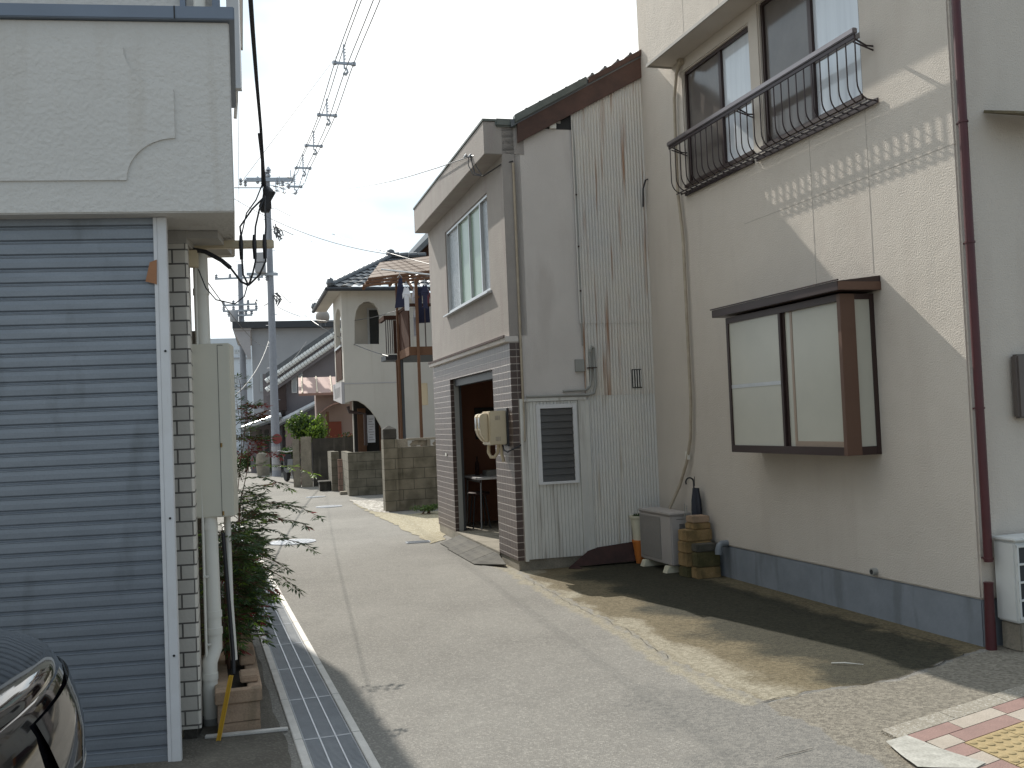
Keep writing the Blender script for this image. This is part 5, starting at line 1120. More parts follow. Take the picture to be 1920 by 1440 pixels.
# balcony interior
mb = MB(); mb.box(.02, xr - .02, .141, yl, zb + .30, zb + .42); mb.box(.02, xr, .141, yl, zt - .12, zt - .02); mb.build('balcony_slab', M['cream_wall'], ch)
mb = MB(); mb.box(.32, xr + 2.2, 1.35, 1.47, 0, zt - .13); iw = mb.build('inner_wall', M['cream_wall'], ch)
a, b = C(690, 645, 1.34), C(712, 585, 1.34)
mb = MB(); mb.box(a[0], b[0] + .35, 1.315, 1.345, a[1] - .15, b[1] + .1); wn = mb.build('balcony_window', M['alu'], ch)
mb = MB(); mb.box(a[0] + .05, a[0] + .33, 1.308, 1.312, a[1] - .1, b[1] + .05); mb.box(a[0] + .37, b[0] + .3, 1.308, 1.312, a[1] - .1, b[1] + .05); mb.build('pane', M['dark_window'], wn)
mb = MB(); mb.box(xr, xr + 2.4, .05, .17, 0, zt - .05); mb.build('right_wall', M['cream_wall'], ch)
mb = MB(); mb.box(-.003, xr + .003, -.006, .003, C(700, 718)[1] - .012, C(700, 718)[1] + .012); mb.build('string_line', M['cream_dark'], ch)
# entrance in shade under the arch
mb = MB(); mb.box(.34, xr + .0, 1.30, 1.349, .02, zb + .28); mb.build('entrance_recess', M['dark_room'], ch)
mb = MB(); mb.box(.42, .62, 1.22, 1.299, .0, 2.0); mb.box(.95, 1.10, 1.24, 1.299, 0, 2.0); mb.build('entrance_door_frame', M['brown_post'], ch)
a, b = C(690, 830, .3), C(702, 778, .3)
mb = MB(); mb.box(a[0], b[0], .28, .31, a[1], b[1]); nb = mb.build('notice_board', M['cloth_white'], ch)
mb = MB()
for k in range(9): z = a[1] + .06 + k * (b[1] - a[1] - .1) / 9; mb.box(a[0] + .02 + .012 * (k % 3), b[0] - .02 - .02 * ((k * 2) % 3), .2775, .2795, z, z + .012)
mb.build('notice_lines', M['grey_wall'], nb)
mb = MB(); q = [C(652, 762, .2), C(655, 772, .2), C(684, 776, .2), C(686, 835, .2)]
mb.tube([(x, .2, z) for x, z in q], .045, 8); mb.build('rain_pipe', M['brown_metal'], ch, smooth=True)
# roof
e0, e1, f0, f1 = -.32, xr + 2.6, -.32, 4.2; ze = zt + .03; ax, ay = 1.9, 1.9; za = ze + 1.05
mb = MB()
def rquad(a, b, c, d=None, rows=9, amp=.035, pitch=.24):
    a, b, c = map(Vector, (a, b, c)); d = Vector(d) if d is not None else c
    n = max(2, int((b - a).length / pitch)) * 6; nrm = (b - a).cross(c - b).normalized()
    if nrm.z < 0: nrm = -nrm
    grid = []
    for r in range(rows * 2 + 1):
        v = (r // 2 + (r % 2)) / rows if r else 0; v = min(1, (r + 1) // 2 / rows); lift = .03 if r % 2 == 0 else 0
        row = []
        for k in range(n + 1):
            u = k / n; s = (b - a).length * u; p = a.lerp(b, u).lerp(d.lerp(c, u), v)
            wv = abs(math.sin(PI * s / pitch)) * amp; row.append(p + nrm * (wv + lift))
        grid.append(row)
    for r in range(len(grid) - 1):
        for k in range(n): mb.quad(grid[r][k], grid[r][k + 1], grid[r + 1][k + 1], grid[r + 1][k])
rquad((e0, f0, ze), (e1, f0, ze), (e1 - 1.5, ay, za), (ax - .4, ay, za))
rquad((e0, f1, ze), (e0, f0, ze), (ax - .4, ay, za), (ax - .4, ay, za))
rf = mb.build('roof', M['roof_tile'], ch)
mb = MB()
def ridge(a, b, r=.06):
    a, b = Vector(a), Vector(b); n = int((b - a).length / .22)
    for k in range(n):
        p, q = a.lerp(b, k / n), a.lerp(b, (k + .92) / n); mb.tube([p, q], [r * .9, r * 1.15], 8)
    mb.lathe([(r * 1.1, -.04), (r * 1.7, .03), (r * 1.2, .13), (.01, .17)], a, 8)
ridge((e0 + .05, f0 + .05, ze + .08), (ax - .4, ay, za + .08)); ridge((ax - .4, ay, za + .1), (e1 - 1.5, ay, za + .1), .075); ridge((e0, f1, ze + .06), (ax - .4, ay, za + .06))
mb.build('ridge_tiles', M['roof_tile'], ch, smooth=True)
mb = MB(); mb.tube([(e0 - .04, f0 - .03, ze - .03), (e1, f0 - .03, ze - .03)], .05, 8); mb.tube([(e0 - .04, f0 - .03, ze - .03), (e0 - .04, f1, ze - .03)], .05, 8); mb.build('eave_gutter', M['trim_dark'], ch, smooth=True)
mb = MB(); mb.box(e0, e1, f0, -.001, ze - .045, ze - .01); mb.box(e0, -.001, 0, f1, ze - .045, ze - .01); mb.build('soffit', M['cream_wall'], ch)
# gable behind
g0, g1, g2 = at(765, 497, 26.5), at(806, 455, 26.5), at(812, 500, 26.5)
mb = MB(); 
for dy in (0, .2): pass
P = [at(758, 500, 26.5), at(806, 452, 26.5), at(860, 500, 26.5)]; Q = [p + Vector((-.9, 3.4, 0)) for p in P]
P = [CH.loc(p) for p in P]; Q = [CH.loc(p) for p in Q]
mb.quad(*P); mb.quad(*Q[::-1]); mb.quad(P[0], P[2], Q[2], Q[0]); mb.build('gable', M['brown_wood'], ch)
mb = MB(); mb.quad(P[0] + Vector((0, -.25, .03)), P[1] + Vector((0, -.25, .03)), Q[1] + Vector((0, 0, .03)), Q[0] + Vector((0, 0, .03))); mb.bar(P[0] + Vector((0, -.25, .05)), P[1] + Vector((0, -.25, .05)), .12, .12); mb.bar(P[2] + Vector((0, -.25, .05)), P[1] + Vector((0, -.25, .05)), .12, .12)
mb.bar(P[1] + Vector((0, -.3, .12)), Q[1] + Vector((0, 0, .12)), .2, .2); mb.build('gable_roof', M['roof_tile'], ch)
# ------------------------------------------------------------------ drying deck
DK = Frame(at(777, 800, 19.7), 15.3)
def Dp(px, py, y=0): v = DK.py(px, py, y); return (v.x, v.z)
dk = thing('drying_deck', 'raised brown drying deck on posts with railings and a slatted awning', 'deck', DK.o, DK.a)
zf0 = Dp(790, 664)[1]; zf1 = Dp(790, 652)[1]; zr = Dp(790, 572)[1]
xl = Dp(722, 640, 1.5)[0]
mb = MB(); mb.box(0, 2.3, 0, 2.2, zf0 - .02, zf1); mb.box(xl, -.001, 1.5, 2.2, zf0 - .0, zf1 - .02); mb.build('deck_floor', M['trim_dark'], dk)
mb = MB(); mb.box(-.02, 2.3, -.06, -.001, zf0 - .02, zf1 + .02); mb.box(-.06, -.021, -.06, 1.5, zf0 - .02, zf1 + .02); mb.build('deck_beam', M['brown_post'], dk)
mb = MB(); mb.box(-.05, 2.3, -.05, .0, zr - .03, zr + .03); mb.box(-.05, 0, .001, 1.5, zr - .03, zr + .03); mb.box(xl - .02, -.051, 1.45, 1.5, zr - .13, zr - .04); mb.box(xl - .02, xl + .04, 1.501, 2.2, zr - .13, zr - .04); mb.build('deck_rail', M['brown_wood'], dk)
mb = MB(); mb.box(-.04, -.01, .02, 1.44, zf1 + .03, zr - .04); mb.box(xl + .18, -.06, 1.46, 1.49, zf1 - .0, zr - .14); mb.build('deck_boarding', M['brown_wood'], dk)
for k in range(7):
    x = .12 + k * .16; MB().box(x, x + .02, -.03, -.01, zf1 + .02, zr - .03).build('baluster', M['brown_metal'], dk)
for k in range(4):
    x = xl + .01 + k * .045; MB().box(x, x + .018, 1.46, 1.48, zf1, zr - .13).build('baluster', M['brown_metal'], dk)
za0 = at(700, 533, 20.4).z
for px, w, y, m_, top in ((745, .06, 1.42, 'brown_post', zf0 - .02), (785, .055, -.03, 'brown_post', za0 - .05), (748, .045, 1.25, 'brown_post', za0 + .3)):
    x = Dp(px, 700, y)[0]; MB().box(x - w / 2, x + w / 2, y - w / 2 - .065, y + w / 2 - .065, 0, top).build('post', M[m_], dk)
x = Dp(755, 740, 1.2)[0]; mb = MB(); mb.tube([(x, 1.2, 0), (x, 1.2, zf0)], .04, 10); mb.build('black_pipe', M['trim_dark'], dk, smooth=True)
# awning
A_ = DK.loc(at(681, 536, 20.4)); B_ = DK.loc(at(713, 494, 22.0)); D_ = DK.loc(at(806, 521, 19.9)) ; C_ = B_ + (D_ - A_)
A_, B_, C_, D_ = A_, B_, B_ + (D_ - A_) * 1.6, A_ + (D_ - A_) * 1.6
for k in range(8):
    t_ = k / 7; MB().bar(A_.lerp(B_, t_), D_.lerp(C_, t_), .045, .05).build('awning_slat', M['brown_post'], dk)
for t_ in (0, .25, .5, .75): MB().bar(A_.lerp(D_, t_) - Vector((0, 0, .05)), B_.lerp(C_, t_) - Vector((0, 0, .05)), .05, .06).build('awning_rafter', M['brown_post'], dk)
mb = MB(); up = Vector((0, 0, .03)); mb.quad(A_.lerp(B_, .28) + up, D_.lerp(C_, .28) + up, C_ + up, B_ + up); mb.build('awning_sheet', M['polyc'], dk)
mb = MB(); q0 = A_.lerp(D_, .28).lerp(B_.lerp(C_, .28), .5); mb.bar((Dp(785, 600, -.03)[0], -.09, za0 - .4), q0, .04, .04); mb.build('brace', M['brown_post'], dk)
mb = MB(); mb.tube([DK.loc(at(715, 505, 20.2)), DK.loc(at(806, 515, 19.7))], .018, 8); mb.build('drying_pole', M['alu'], dk)
# laundry
def garment(px0, px1, py0, py1, Y, mat, lab, kind='shirt', name='shirt'):
    a = at(px0, py0, Y); b = at(px1, py1, Y); w = abs(b.x - a.x) / 2 * 1.35; h = (a.z - b.z) * 1.1; c = (a + b) / 2
    if kind == 'shirt': out = [(-w * .55, -h / 2), (w * .55, -h / 2), (w * .58, h * .12), (w * .95, -h * .02), (w, h * .18), (w * .5, h * .48), (w * .2, h * .5), (0, h * .44), (-w * .2, h * .5), (-w * .5, h * .48), (-w, h * .18), (-w * .95, -h * .02), (-w * .58, h * .12)]
    elif kind == 'dress': out = [(-w, -h / 2), (w * .9, -h * .47), (w * .5, h * .2), (w * .3, h * .5), (-w * .1, h * .47), (-w * .35, h * .25)]
    else: out = [(-w, -h / 2), (w, -h * .48), (w * .96, h / 2), (-w * .95, h * .49)]
    mb = MB(); mb.plate(out, [], -.012, .012, XZ)
    mb.v = [(x, y + .02 * math.sin(x * 30 + z * 5), z) for x, y, z in mb.v]
    t = thing(name, lab, 'clothing', (c.x, c.y, c.z), math.radians(8 * math.sin(px0)), 'clothes hung on the drying pole')
    mb.build('cloth', M[mat], t)
    mb = MB(); mb.tube([(-w * .4, 0, h * .49), (0, 0, h * .49 + .06), (w * .4, 0, h * .49)], .005, 5); mb.tube([(0, 0, h * .49 + .06), (0, 0, h * .49 + .12)], .004, 5); mb.build('hanger', M['alu'], t)
garment(741, 760, 523, 574, 19.9, 'cloth_navy', 'navy dress hanging leftmost on the drying pole', 'dress', 'dress')
garment(756, 769, 540, 580, 19.6, 'cloth_white', 'white shirt hanging just right of the navy dress')
garment(773, 785, 543, 592, 19.8, 'cloth_white', 'long cream shirt hanging behind the deck post')
garment(781, 793, 540, 574, 19.7, 'cloth_navy', 'navy shirt hanging between the cream shirt and the wall')
garment(791, 803, 536, 576, 19.6, 'cloth_navy', 'dark navy jacket hanging beside the workshop wall', 'shirt', 'jacket')
garment(797, 806, 545, 572, 19.9, 'cloth_wine', 'dusky red shirt half hidden at the right end of the pole')
garment(782, 803, 577, 604, 20.6, 'cloth_navy', 'navy cloth hanging low behind the deck railing', 'cloth', 'towel')
garment(776, 785, 586, 628, 20.7, 'cloth_white', 'white towel hanging low behind the deck boards', 'cloth', 'towel')
# meters and boxes under the deck
mb = MB(); a, b = at(789, 760, 20.6), at(801, 718, 20.6); mb.box(a.x, b.x, a.y, a.y + .12, a.z, b.z); tag(mb.build('wall_meter', M['cream_plastic'], bevel=.01), 'cream meter box on the wall under the drying deck', 'meter box')
# ------------------------------------------------------------------ pink porch house
PK = Frame(at(600, 900, 29.0), 12)
def K(px, py, y=0): v = PK.py(px, py, y); return (v.x, v.z)
pk = thing('pink_house', 'small dusty pink house with a salmon metal roof and an arched porch awning', 'house', PK.o, PK.a)
x0 = K(592, 740)[0]; x1 = K(700, 740)[0]; zt = K(610, 736)[1]
mb = MB(); mb.box(x0, x1, 0, 3, 0, zt); mb.build('wall', M['pink_wall'], pk)
a, b = K(560, 738, -.4), K(632, 718, -.4)
mb = MB(); mb.plate([(-.45, a[1]), (.9, b[1] + .25), (.9, b[1] + .19), (-.45, a[1] - .07)], [], a[0], x1, YZ); r1 = mb.build('metal_roof', M['salmon_metal'], pk)
mb = MB()
for k in range(6): x = a[0] + .1 + k * .42; mb.bar((x, -.45, a[1] + .02), (x, .9, b[1] + .27), .03, .03)
mb.build('roof_seams', M['cream_plastic'], r1)
mb = MB(); x_ = [K(*p, -.5) for p in ((594, 776), (604, 770), (614, 762), (624, 757), (636, 754), (648, 752))]
mb.plate(x_ + [(x, z - .04) for x, z in x_[::-1]], [], -.9, -.001, XZ); mb.build('arched_awning', M['salmon_metal'], pk)
a, b = K(612, 822, -.02), K(640, 790, -.02); mb = MB(); mb.box(a[0], b[0], -.04, -.001, a[1] - .4, b[1]); dr = mb.build('door', M['red_door'], pk)
mb = MB(); mb.box(a[0] + .06, a[0] + .1, -.055, -.041, a[1] + .15, a[1] + .2); mb.build('door_handle', M['alu'], dr)
a = K(614, 800, -.8)[0]; mb = MB(); mb.box(a - .03, a + .05, -.85, -.78, 0, K(614, 772, -.8)[1]); mb.build('porch_post', M['brown_post'], pk)
# ------------------------------------------------------------------ grey tiled house
GH = Frame(at(560, 900, 37.0), 12)
def Gp(px, py, y=0): v = GH.py(px, py, y); return (v.x, v.z)
gh = thing('grey_house', 'grey two storey house with bright edged tiled roofs behind the pole', 'house', GH.o, GH.a)
pts = [Gp(535, 860), Gp(535, 712), Gp(640, 640), Gp(760, 690), Gp(760, 860)]
mb = MB(); mb.plate([(pts[0][0], 0)] + pts[1:4] + [(pts[4][0], 0)], [], 0, 6, XZ); mb.build('wall', M['grey_wall'], gh)
mb = MB(); P0_, P1_ = Gp(498, 700, -.5), Gp(640, 603, -.5)
mb.plate([P0_, P1_, (P1_[0], P1_[1] - .3), (P0_[0], P0_[1] - .3)], [], -.5, 6.4, XZ); mb.build('roof', M['roof_tile'], gh)
mb = MB()
for off in (.30, .62):
    for k in range(26):
        t0, t1 = k / 26, (k + .9) / 26
        pa = Vector((P0_[0], -.55, P0_[1] - off)).lerp(Vector((P1_[0], -.55, P1_[1] - off)), t0); pb = Vector((P0_[0], -.55, P0_[1] - off)).lerp(Vector((P1_[0], -.55, P1_[1] - off)), t1); mb.tube([pa, pb], [.085, .1], 8)
mb.build('verge_tiles', surf('sunlit_verge_tile', srgb(232, 232, 228), srgb(214, 214, 210), nscale=8, rough=.3, spec=.9), gh, smooth=True)  # sun glint along the verge put into the near-white tile colour
mb = MB(); mb.plate([(P0_[0], P0_[1] - .85), (P1_[0], P1_[1] - .85), (P1_[0], P1_[1] - .3), (P0_[0], P0_[1] - .3)], [], -.46, -.36, XZ); mb.build('barge_board', M['grey_wall'], gh)
for (a, b, c, d) in ((547, 737, 556, 700), (559, 733, 567, 697)):
    p, q = Gp(a, b, -.03), Gp(c, d, -.03); mb = MB(); mb.box(p[0], q[0], -.05, -.001, p[1], q[1]); wf = mb.build('window', M['alu'], gh)
    mb = MB(); mb.box(p[0] + .03, q[0] - .03, -.056, -.052, p[1] + .04, q[1] - .04); mb.build('pane', M['pale_window'], wf)
p, q = Gp(515, 770, -.3), Gp(536, 712, -.3); mb = MB(); mb.box(p[0], q[0], -.3, 2, p[1], q[1]); mb.build('balcony_box', M['brown_metal'], gh)
p, q = Gp(505, 770, .3), Gp(536, 700, .3); mb = MB(); mb.box(p[0] - .2, q[0], .3, 4, 0, q[1]); mb.build('side_wing', M['grey_wall'], gh)
for (ax_, ay_, bx_, by_, Y0) in ((454, 806, 527, 780, -1.3), (521, 795, 602, 753, -1.0)):
    mb = MB(); s_, e_ = Gp(ax_, ay_, Y0), Gp(bx_, by_, Y0); sl = (e_[1] - s_[1]) / (e_[0] - s_[0])
    mb.plate([s_, e_, (e_[0], e_[1] - .1), (s_[0], s_[1] - .1)], [], Y0, Y0 + 3, XZ); lr = mb.build('lower_roof', M['roof_tile'], gh)
    mb = MB()
    for k in range(9): 
        y = Y0 + .02 + k * .3; mb.tube([(s_[0], y, s_[1] + .05), (e_[0], y, e_[1] + .05)], .085, 8)
    mb.build('roof_rows', surf('sunlit_row_tile', srgb(206, 208, 210), srgb(170, 174, 178), nscale=8, amt=.9, rough=.2, spec=.9), lr, smooth=True)  # gleam of the sunlit roofs painted in as a lighter tile colour
p, q = Gp(537, 860, -.5), Gp(567, 782, -.5); mb = MB(); mb.box(p[0], q[0], -.7, -.001, 0, q[1]); mb.build('ground_floor_wall', M['pink_wall'], gh)
p, q = Gp(470, 860, .2), Gp(530, 795, .2); mb = MB(); mb.box(p[0], q[0], .2, 2, 0, q[1]); sw_ = mb.build('shop_front', M['grey_wall'], gh)
mb = MB()
for (a, c) in ((482, 492), (497, 505), (521, 530)): mb.box(Gp(a, 850, .18)[0], Gp(c, 850, .18)[0], .18, .199, .1, Gp(a, 806, .18)[1])
mb.build('shop_door', M['dark_window'], sw_)
# ------------------------------------------------------------------ far flat roofed building
FG = Frame(at(480, 900, 50.0), 14)
def Fp(px, py, y=0): v = FG.py(px, py, y); return (v.x, v.z)
fg = thing('flat_roofed_building', 'pale grey flat roofed building with a wide dark roof edge behind the tiled house', 'building', FG.o, FG.a)
x1 = Fp(720, 700)[0]; zt = Fp(500, 616)[1]
mb = MB(); mb.box(0, x1, 0, 9, 0, zt); mb.build('wall', M['light_grey_wall'], fg)
mb = MB(); mb.box(-.9, x1, -.5, 9.6, zt + .003, zt + .32); mb.build('roof_slab', M['trim_dark'], fg)
mb = MB(); mb.box(-.85, -.001, -.4, 9, zt - .10, zt - .0); mb.build('eave_soffit', M['cream_dark'], fg)
mb = MB(); mb.quad((-.85, -.3, zt - .1), (-.2, -.3, zt - 1.5), (-.2, .4, zt - 1.5), (-.85, .4, zt - .1)); mb.quad((-.85, -.3, zt - .1), (-.2, -.3, zt - 1.5), (-.05, -.3, zt - 1.5), (-.05, -.3, zt - .1)); mb.build('side_fin', M['cream_dark'], fg)
p, q = Fp(482, 735, -.03), Fp(492, 700, -.03)
mb = MB(); mb.box(p[0] + .15, q[0], -.06, -.001, p[1], q[1]); mb.build('window', M['pale_window'], fg)
# dish on the roof
dp_ = at(605, 594, 47); mb = MB(); prof = [(max(.01, .33 * math.sin(k / 10 * PI)), -.33 * math.cos(k / 10 * PI)) for k in range(11)]
dsh = thing('roof_dish', 'round grey tank like a ball on the far flat roof', 'water tank', (dp_.x, dp_.y, dp_.z - .33))
mb.lathe(prof, (0, 0, .33), 20); mb.build('ball', surf('grey_brown_tank', srgb(150, 142, 134), rough=.5), dsh, smooth=True)
mb = MB(); mb.lathe([(.14, -.12), (.12, .1)], (0, 0, 0), 10); mb.build('stand', M['trim_dark'], dsh)
# far white building
WB = Frame(at(478, 900, 72), 14)
wb = thing('white_building', 'pale bluish white building at the very end of the alley', 'building', WB.o, WB.a)
def Wp(px, py, y=0): v = WB.py(px, py, y); return (v.x, v.z)
x0 = Wp(380, 800)[0]; zt = Wp(450, 634)[1]
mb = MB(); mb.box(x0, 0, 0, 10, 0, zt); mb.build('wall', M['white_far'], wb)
mb = MB(); mb.box(x0, .02, -.1, 0, zt - 1.5, zt - 1.4); mb.box(x0, .02, -.1, 0, zt - 3.6, zt - 3.5); mb.build('floor_band', M['light_grey_wall'], wb)
for (a, b, c, d) in ((440, 662, 450, 655), (437, 720, 447, 702), (452, 720, 462, 702)):
    p, q = Wp(a, b, -.03), Wp(c, d, -.03); mb = MB(); mb.box(p[0], q[0], -.06, -.001, p[1], q[1]); wf = mb.build('window', M['alu'], wb)
    mb = MB(); mb.box(p[0] + .05, (p[0] + q[0]) / 2 - .03, -.066, -.061, p[1] + .06, q[1] - .06); mb.build('pane', M['pale_window'], wf)
    mb = MB(); mb.box((p[0] + q[0]) / 2 + .03, q[0] - .05, -.066, -.061, p[1] + .06, q[1] - .06); mb.build('pane', M['pale_window'], wf)
# ------------------------------------------------------------------ background greenery
def bush(name, lab, cat, c, r, n, mats, l=.08, wd=.028, seed=1, stems=True, group=None):
    rr = random.Random(seed); t = thing(name, lab, cat, (c.x, c.y, max(0, c.z - r[2])), 0, group); o = Vector((c.x, c.y, max(0, c.z - r[2]))); mb = MB()
    cl = [rv(rr) for _ in range(14)]; cl = [Vector((v.x * r[0], v.y * r[1], v.z * r[2])) * rr.uniform(.45, .85) for v in cl]
    for k in range(n):
        q = rr.choice(cl) + Vector((rr.gauss(0, r[0] * .2), rr.gauss(0, r[1] * .2), rr.gauss(0, r[2] * .2)))
        mb.mi = rr.choice(range(len(mats))) if rr.random() < .5 else 0
        leaf(mb, c + q - o, rv(rr) + Vector((0, 0, -.2)), l * rr.uniform(.6, 1.3), wd * rr.uniform(.7, 1.3), rv(rr))
    mb.build('foliage', [M[m_] for m_ in mats], t)
    mb = MB()
    for k in range(5): mb.tube([Vector((rr.uniform(-.08, .08), rr.uniform(-.08, .08), -o.z)), (c + cl[k] * .7) - o], [.02, .006], 5)
    mb.build('stem', M['stem'], t)
bush('leafy_tree', 'bright green bushy tree above the dark wall beside the pink house', 'tree', at(562, 800, 27.6), (.42, .4, .38), 1500, ['leaf_mid', 'leaf_dark', 'leaf_lime'], .1, .035, 3)
bush('climbing_plant', 'sunlit climbing plant hanging over the dark wall next to the bushy tree', 'plant', at(593, 803, 27.2), (.34, .3, .36), 1300, ['leaf_lime', 'leaf_mid', 'leaf_dark'], .09, .03, 4)
bush('wall_shrub', 'low dark shrub with small yellow leaves along the top of the dark wall', 'shrub', at(668, 822, 27.1), (.55, .2, .16), 700, ['leaf_dark', 'leaf_tan', 'leaf_red'], .06, .02, 5)
bush('hedge_plant', 'dark green plant at the far left beyond the shrub along the alley', 'plant', at(462, 862, 38), (.6, .5, .45), 900, ['leaf_dark', 'leaf_mid'], .1, .035, 6)
bush('pot_plant', 'low green plant left of the pole at the foot of the grey house', 'plant', at(497, 868, 36), (.45, .3, .3), 700, ['leaf_dark', 'leaf_mid', 'leaf_red'], .08, .03, 7)
bush('pot_plant', 'dark spiky plant right of the pole before the pinkish wall', 'plant', at(547, 853, 33.5), (.42, .3, .35), 800, ['leaf_dark', 'leaf_dark', 'leaf_mid'], .14, .02, 8)
bush('ground_weeds', 'small patch of weeds at the foot of the nearest block wall', 'weeds', at(800, 951, 17.2), (.28, .2, .05), 500, ['leaf_mid', 'leaf_dark'], .05, .01, 9)
fc = copy_tree(car); p = gnd(463, 862); fc.location = (p.x - 1.0, 47, 0); fc.rotation_euler = (0, 0, .2); fc['label'] = 'dark car parked far down the alley left of the pole'
# planter box and white barrel by the far house
mb = MB(); mb.lathe([(.2, 0), (.24, .3), (.24, .62), (.2, .75), (.1, .8)], (0, 0, 0), 16); p = at(493, 862, 34.5); tag(mb.build('barrel', M['conc'], loc=(p.x, p.y, 0), smooth=True), 'grey barrel standing left of the pole beside the plants', 'barrel')
# scooter in the shade
sc_ = thing('scooter', 'dark scooter standing in the shade between the pole and the gate post', 'scooter', (gnd(562, 900).x, 29.3, 0), .5)
for y in (-.5, .5):
    tm = MB(); tm.lathe([(.1, -.05), (.2, -.05), (.22, 0), (.2, .05), (.1, .05)], seg=18); tm.v = [(z, y + x, .22 + y_) for x, y_, z in tm.v]; tm.build('wheel', M['tyre'], sc_, smooth=True)
mb = MB(); mb.plate([(-.55, .35), (-.1, .3), (.15, .28), (.35, .35), (.45, .8), (.38, .82), (.25, .42), (0, .4), (-.05, .68), (-.6, .7)], [], -.12, .12, YZ); mb.build('body', M['trim_dark'], sc_, bevel=.02)
mb = MB(); mb.tube([(-.28, .36, .93), (0, .42, .88), (.28, .36, .93)], .015, 8); mb.build('handlebar', M['chrome'], sc_, smooth=True)

t_ = gnd(1590, 1248); mb = MB(); mb.tube([(-.09, .03, .006), (-.02, 0, .012), (.08, -.035, .006)], [.003, .004, .002], 6)
tag(mb.build('twig', M['rim'], loc=(t_.x, t_.y, .006), smooth=True), 'thin pale twig lying on the sunlit part of the apron', 'twig')
# ------------------------------------------------------------------ utility poles
PB = gnd(519, 893)
up_ = thing('utility_pole', 'tall grey concrete utility pole with crossarms and a round red sign in the alley', 'utility pole', PB)
PT = at(505, 322, PB.y).z
mb = MB(); mb.tube([(0, 0, 0), (0, 0, PT)], [.15, .085], 16); mb.build('shaft', M['pole'], up_, smooth=True)
def pl(px, py, dy=0): v = at(px, py, PB.y + dy); return v - PB
mb = MB()
for k in range(20):
    z = 2.2 + k * .36; s_ = 1 if k % 2 else -1; mb.tube([(0, 0, z), (s_ * .2, 0, z)], .009, 5)
mb.build('step_bolts', M['galv'], up_)
def arm(px0, px1, py, w=.09):
    a, b = pl(px0, py, -.12), pl(px1, py, -.12); mb = MB(); mb.bar(a, b, w, w); return mb.build('crossarm', M['galv'], up_)
a1 = arm(462, 552, 337, .12); a2 = arm(463, 521, 514, .09)
def insul(parent, px, py, name='insulator', s=1.0):
    p = pl(px, py, -.12); mb = MB(); mb.lathe([(.02, -.12 * s), (.05 * s, -.08 * s), (.03, -.04), (.06 * s, -.01), (.03, .02), (.06 * s, .05), (.02, .1 * s)], p, 10); mb.build(name, M['galv'], parent, smooth=True)
for px in (451, 460, 483, 492, 520, 530): insul(a1, px, 337 + (px % 7), s=1.2)
insul(a1, 503, 322, s=1.8)
for px in (470, 485, 500): insul(a2, px, 520)
p, q = pl(480, 512, -.3), pl(496, 474, -.3)
mb = MB(); mb.box(p.x, q.x, p.y - .14, p.y + .14, p.z, (p.z + q.z) / 2 - .01); mb.box(p.x, q.x, p.y - .14, p.y + .14, (p.z + q.z) / 2 + .01, q.z); mb.build('switch_box', M['light_grey_wall'], up_, bevel=.02)
for py, s_ in ((425, 1), (435, 1), (555, 1)):
    mb = MB(); c = pl(517, py, -.1)
    for k in range(6): mb.tube([c + Vector((random.uniform(-.1, .12), 0, random.uniform(-.05, .12))), c + Vector((random.uniform(-.05, .22), -.05, random.uniform(-.15, 0))), c + Vector((random.uniform(0, .3), -.05, random.uniform(-.4, -.15)))], .02, 5)
    mb.build('cable_bundle', M['wire'], up_, smooth=True)
c = pl(519.5, 823, -.18); mb = MB(); mb.lathe([(.165, -.01), (.17, 0), (.165, .01)], (0, 0, 0), 24); mb.v = [(c.x + x, c.y + z, c.z + y) for x, y, z in mb.v]; mb.build('round_sign', M['red_sign'], up_)
mb = MB(); mb.tube([(0, 0, .2), (0, 0, 1.0)], [.152, .149], 16, cap=False); mb.build('lower_sleeve', M['light_grey_wall'], up_, smooth=True)
# far pole
FPo = at(461, 860, 58); FPo.z = 0
fp = thing('utility_pole', 'smaller distant utility pole with a transformer left of the near pole', 'utility pole', FPo)
mb = MB(); mb.tube([(0, 0, 0), (0, 0, at(461, 495, 58).z)], [.22, .13], 12); mb.build('shaft', M['pole'], fp, smooth=True)
mb = MB()
for k in range(16): z = 4 + k * .5; mb.tube([(-.25, 0, z), (.25, 0, z)], .014, 4)
mb.build('step_bolts', M['galv'], fp)
for py, w in ((522, 1.4), (572, 1.0), (583, 1.0), (592, .7)):
    z = at(461, py, 58).z; mb = MB(); mb.box(-w, w, -.3, -.2, z - .05, z + .05); ca = mb.build('crossarm', M['galv'], fp)
    for sx in (-1, -.4, .5, 1): mb = MB(); mb.lathe([(.05, 0), (.1, .06), (.06, .12), (.1, .18), (.04, .24)], (sx * w * .95, -.25, z + .04), 8); mb.build('insulator', M['galv'], ca, smooth=True)
z = at(461, 604, 58).z; mb = MB(); mb.lathe([(.2, 0), (.24, .05), (.24, .62), (.2, .68)], (-.33, -.35, z), 14); mb.build('transformer', M['light_grey_wall'], fp, smooth=True)
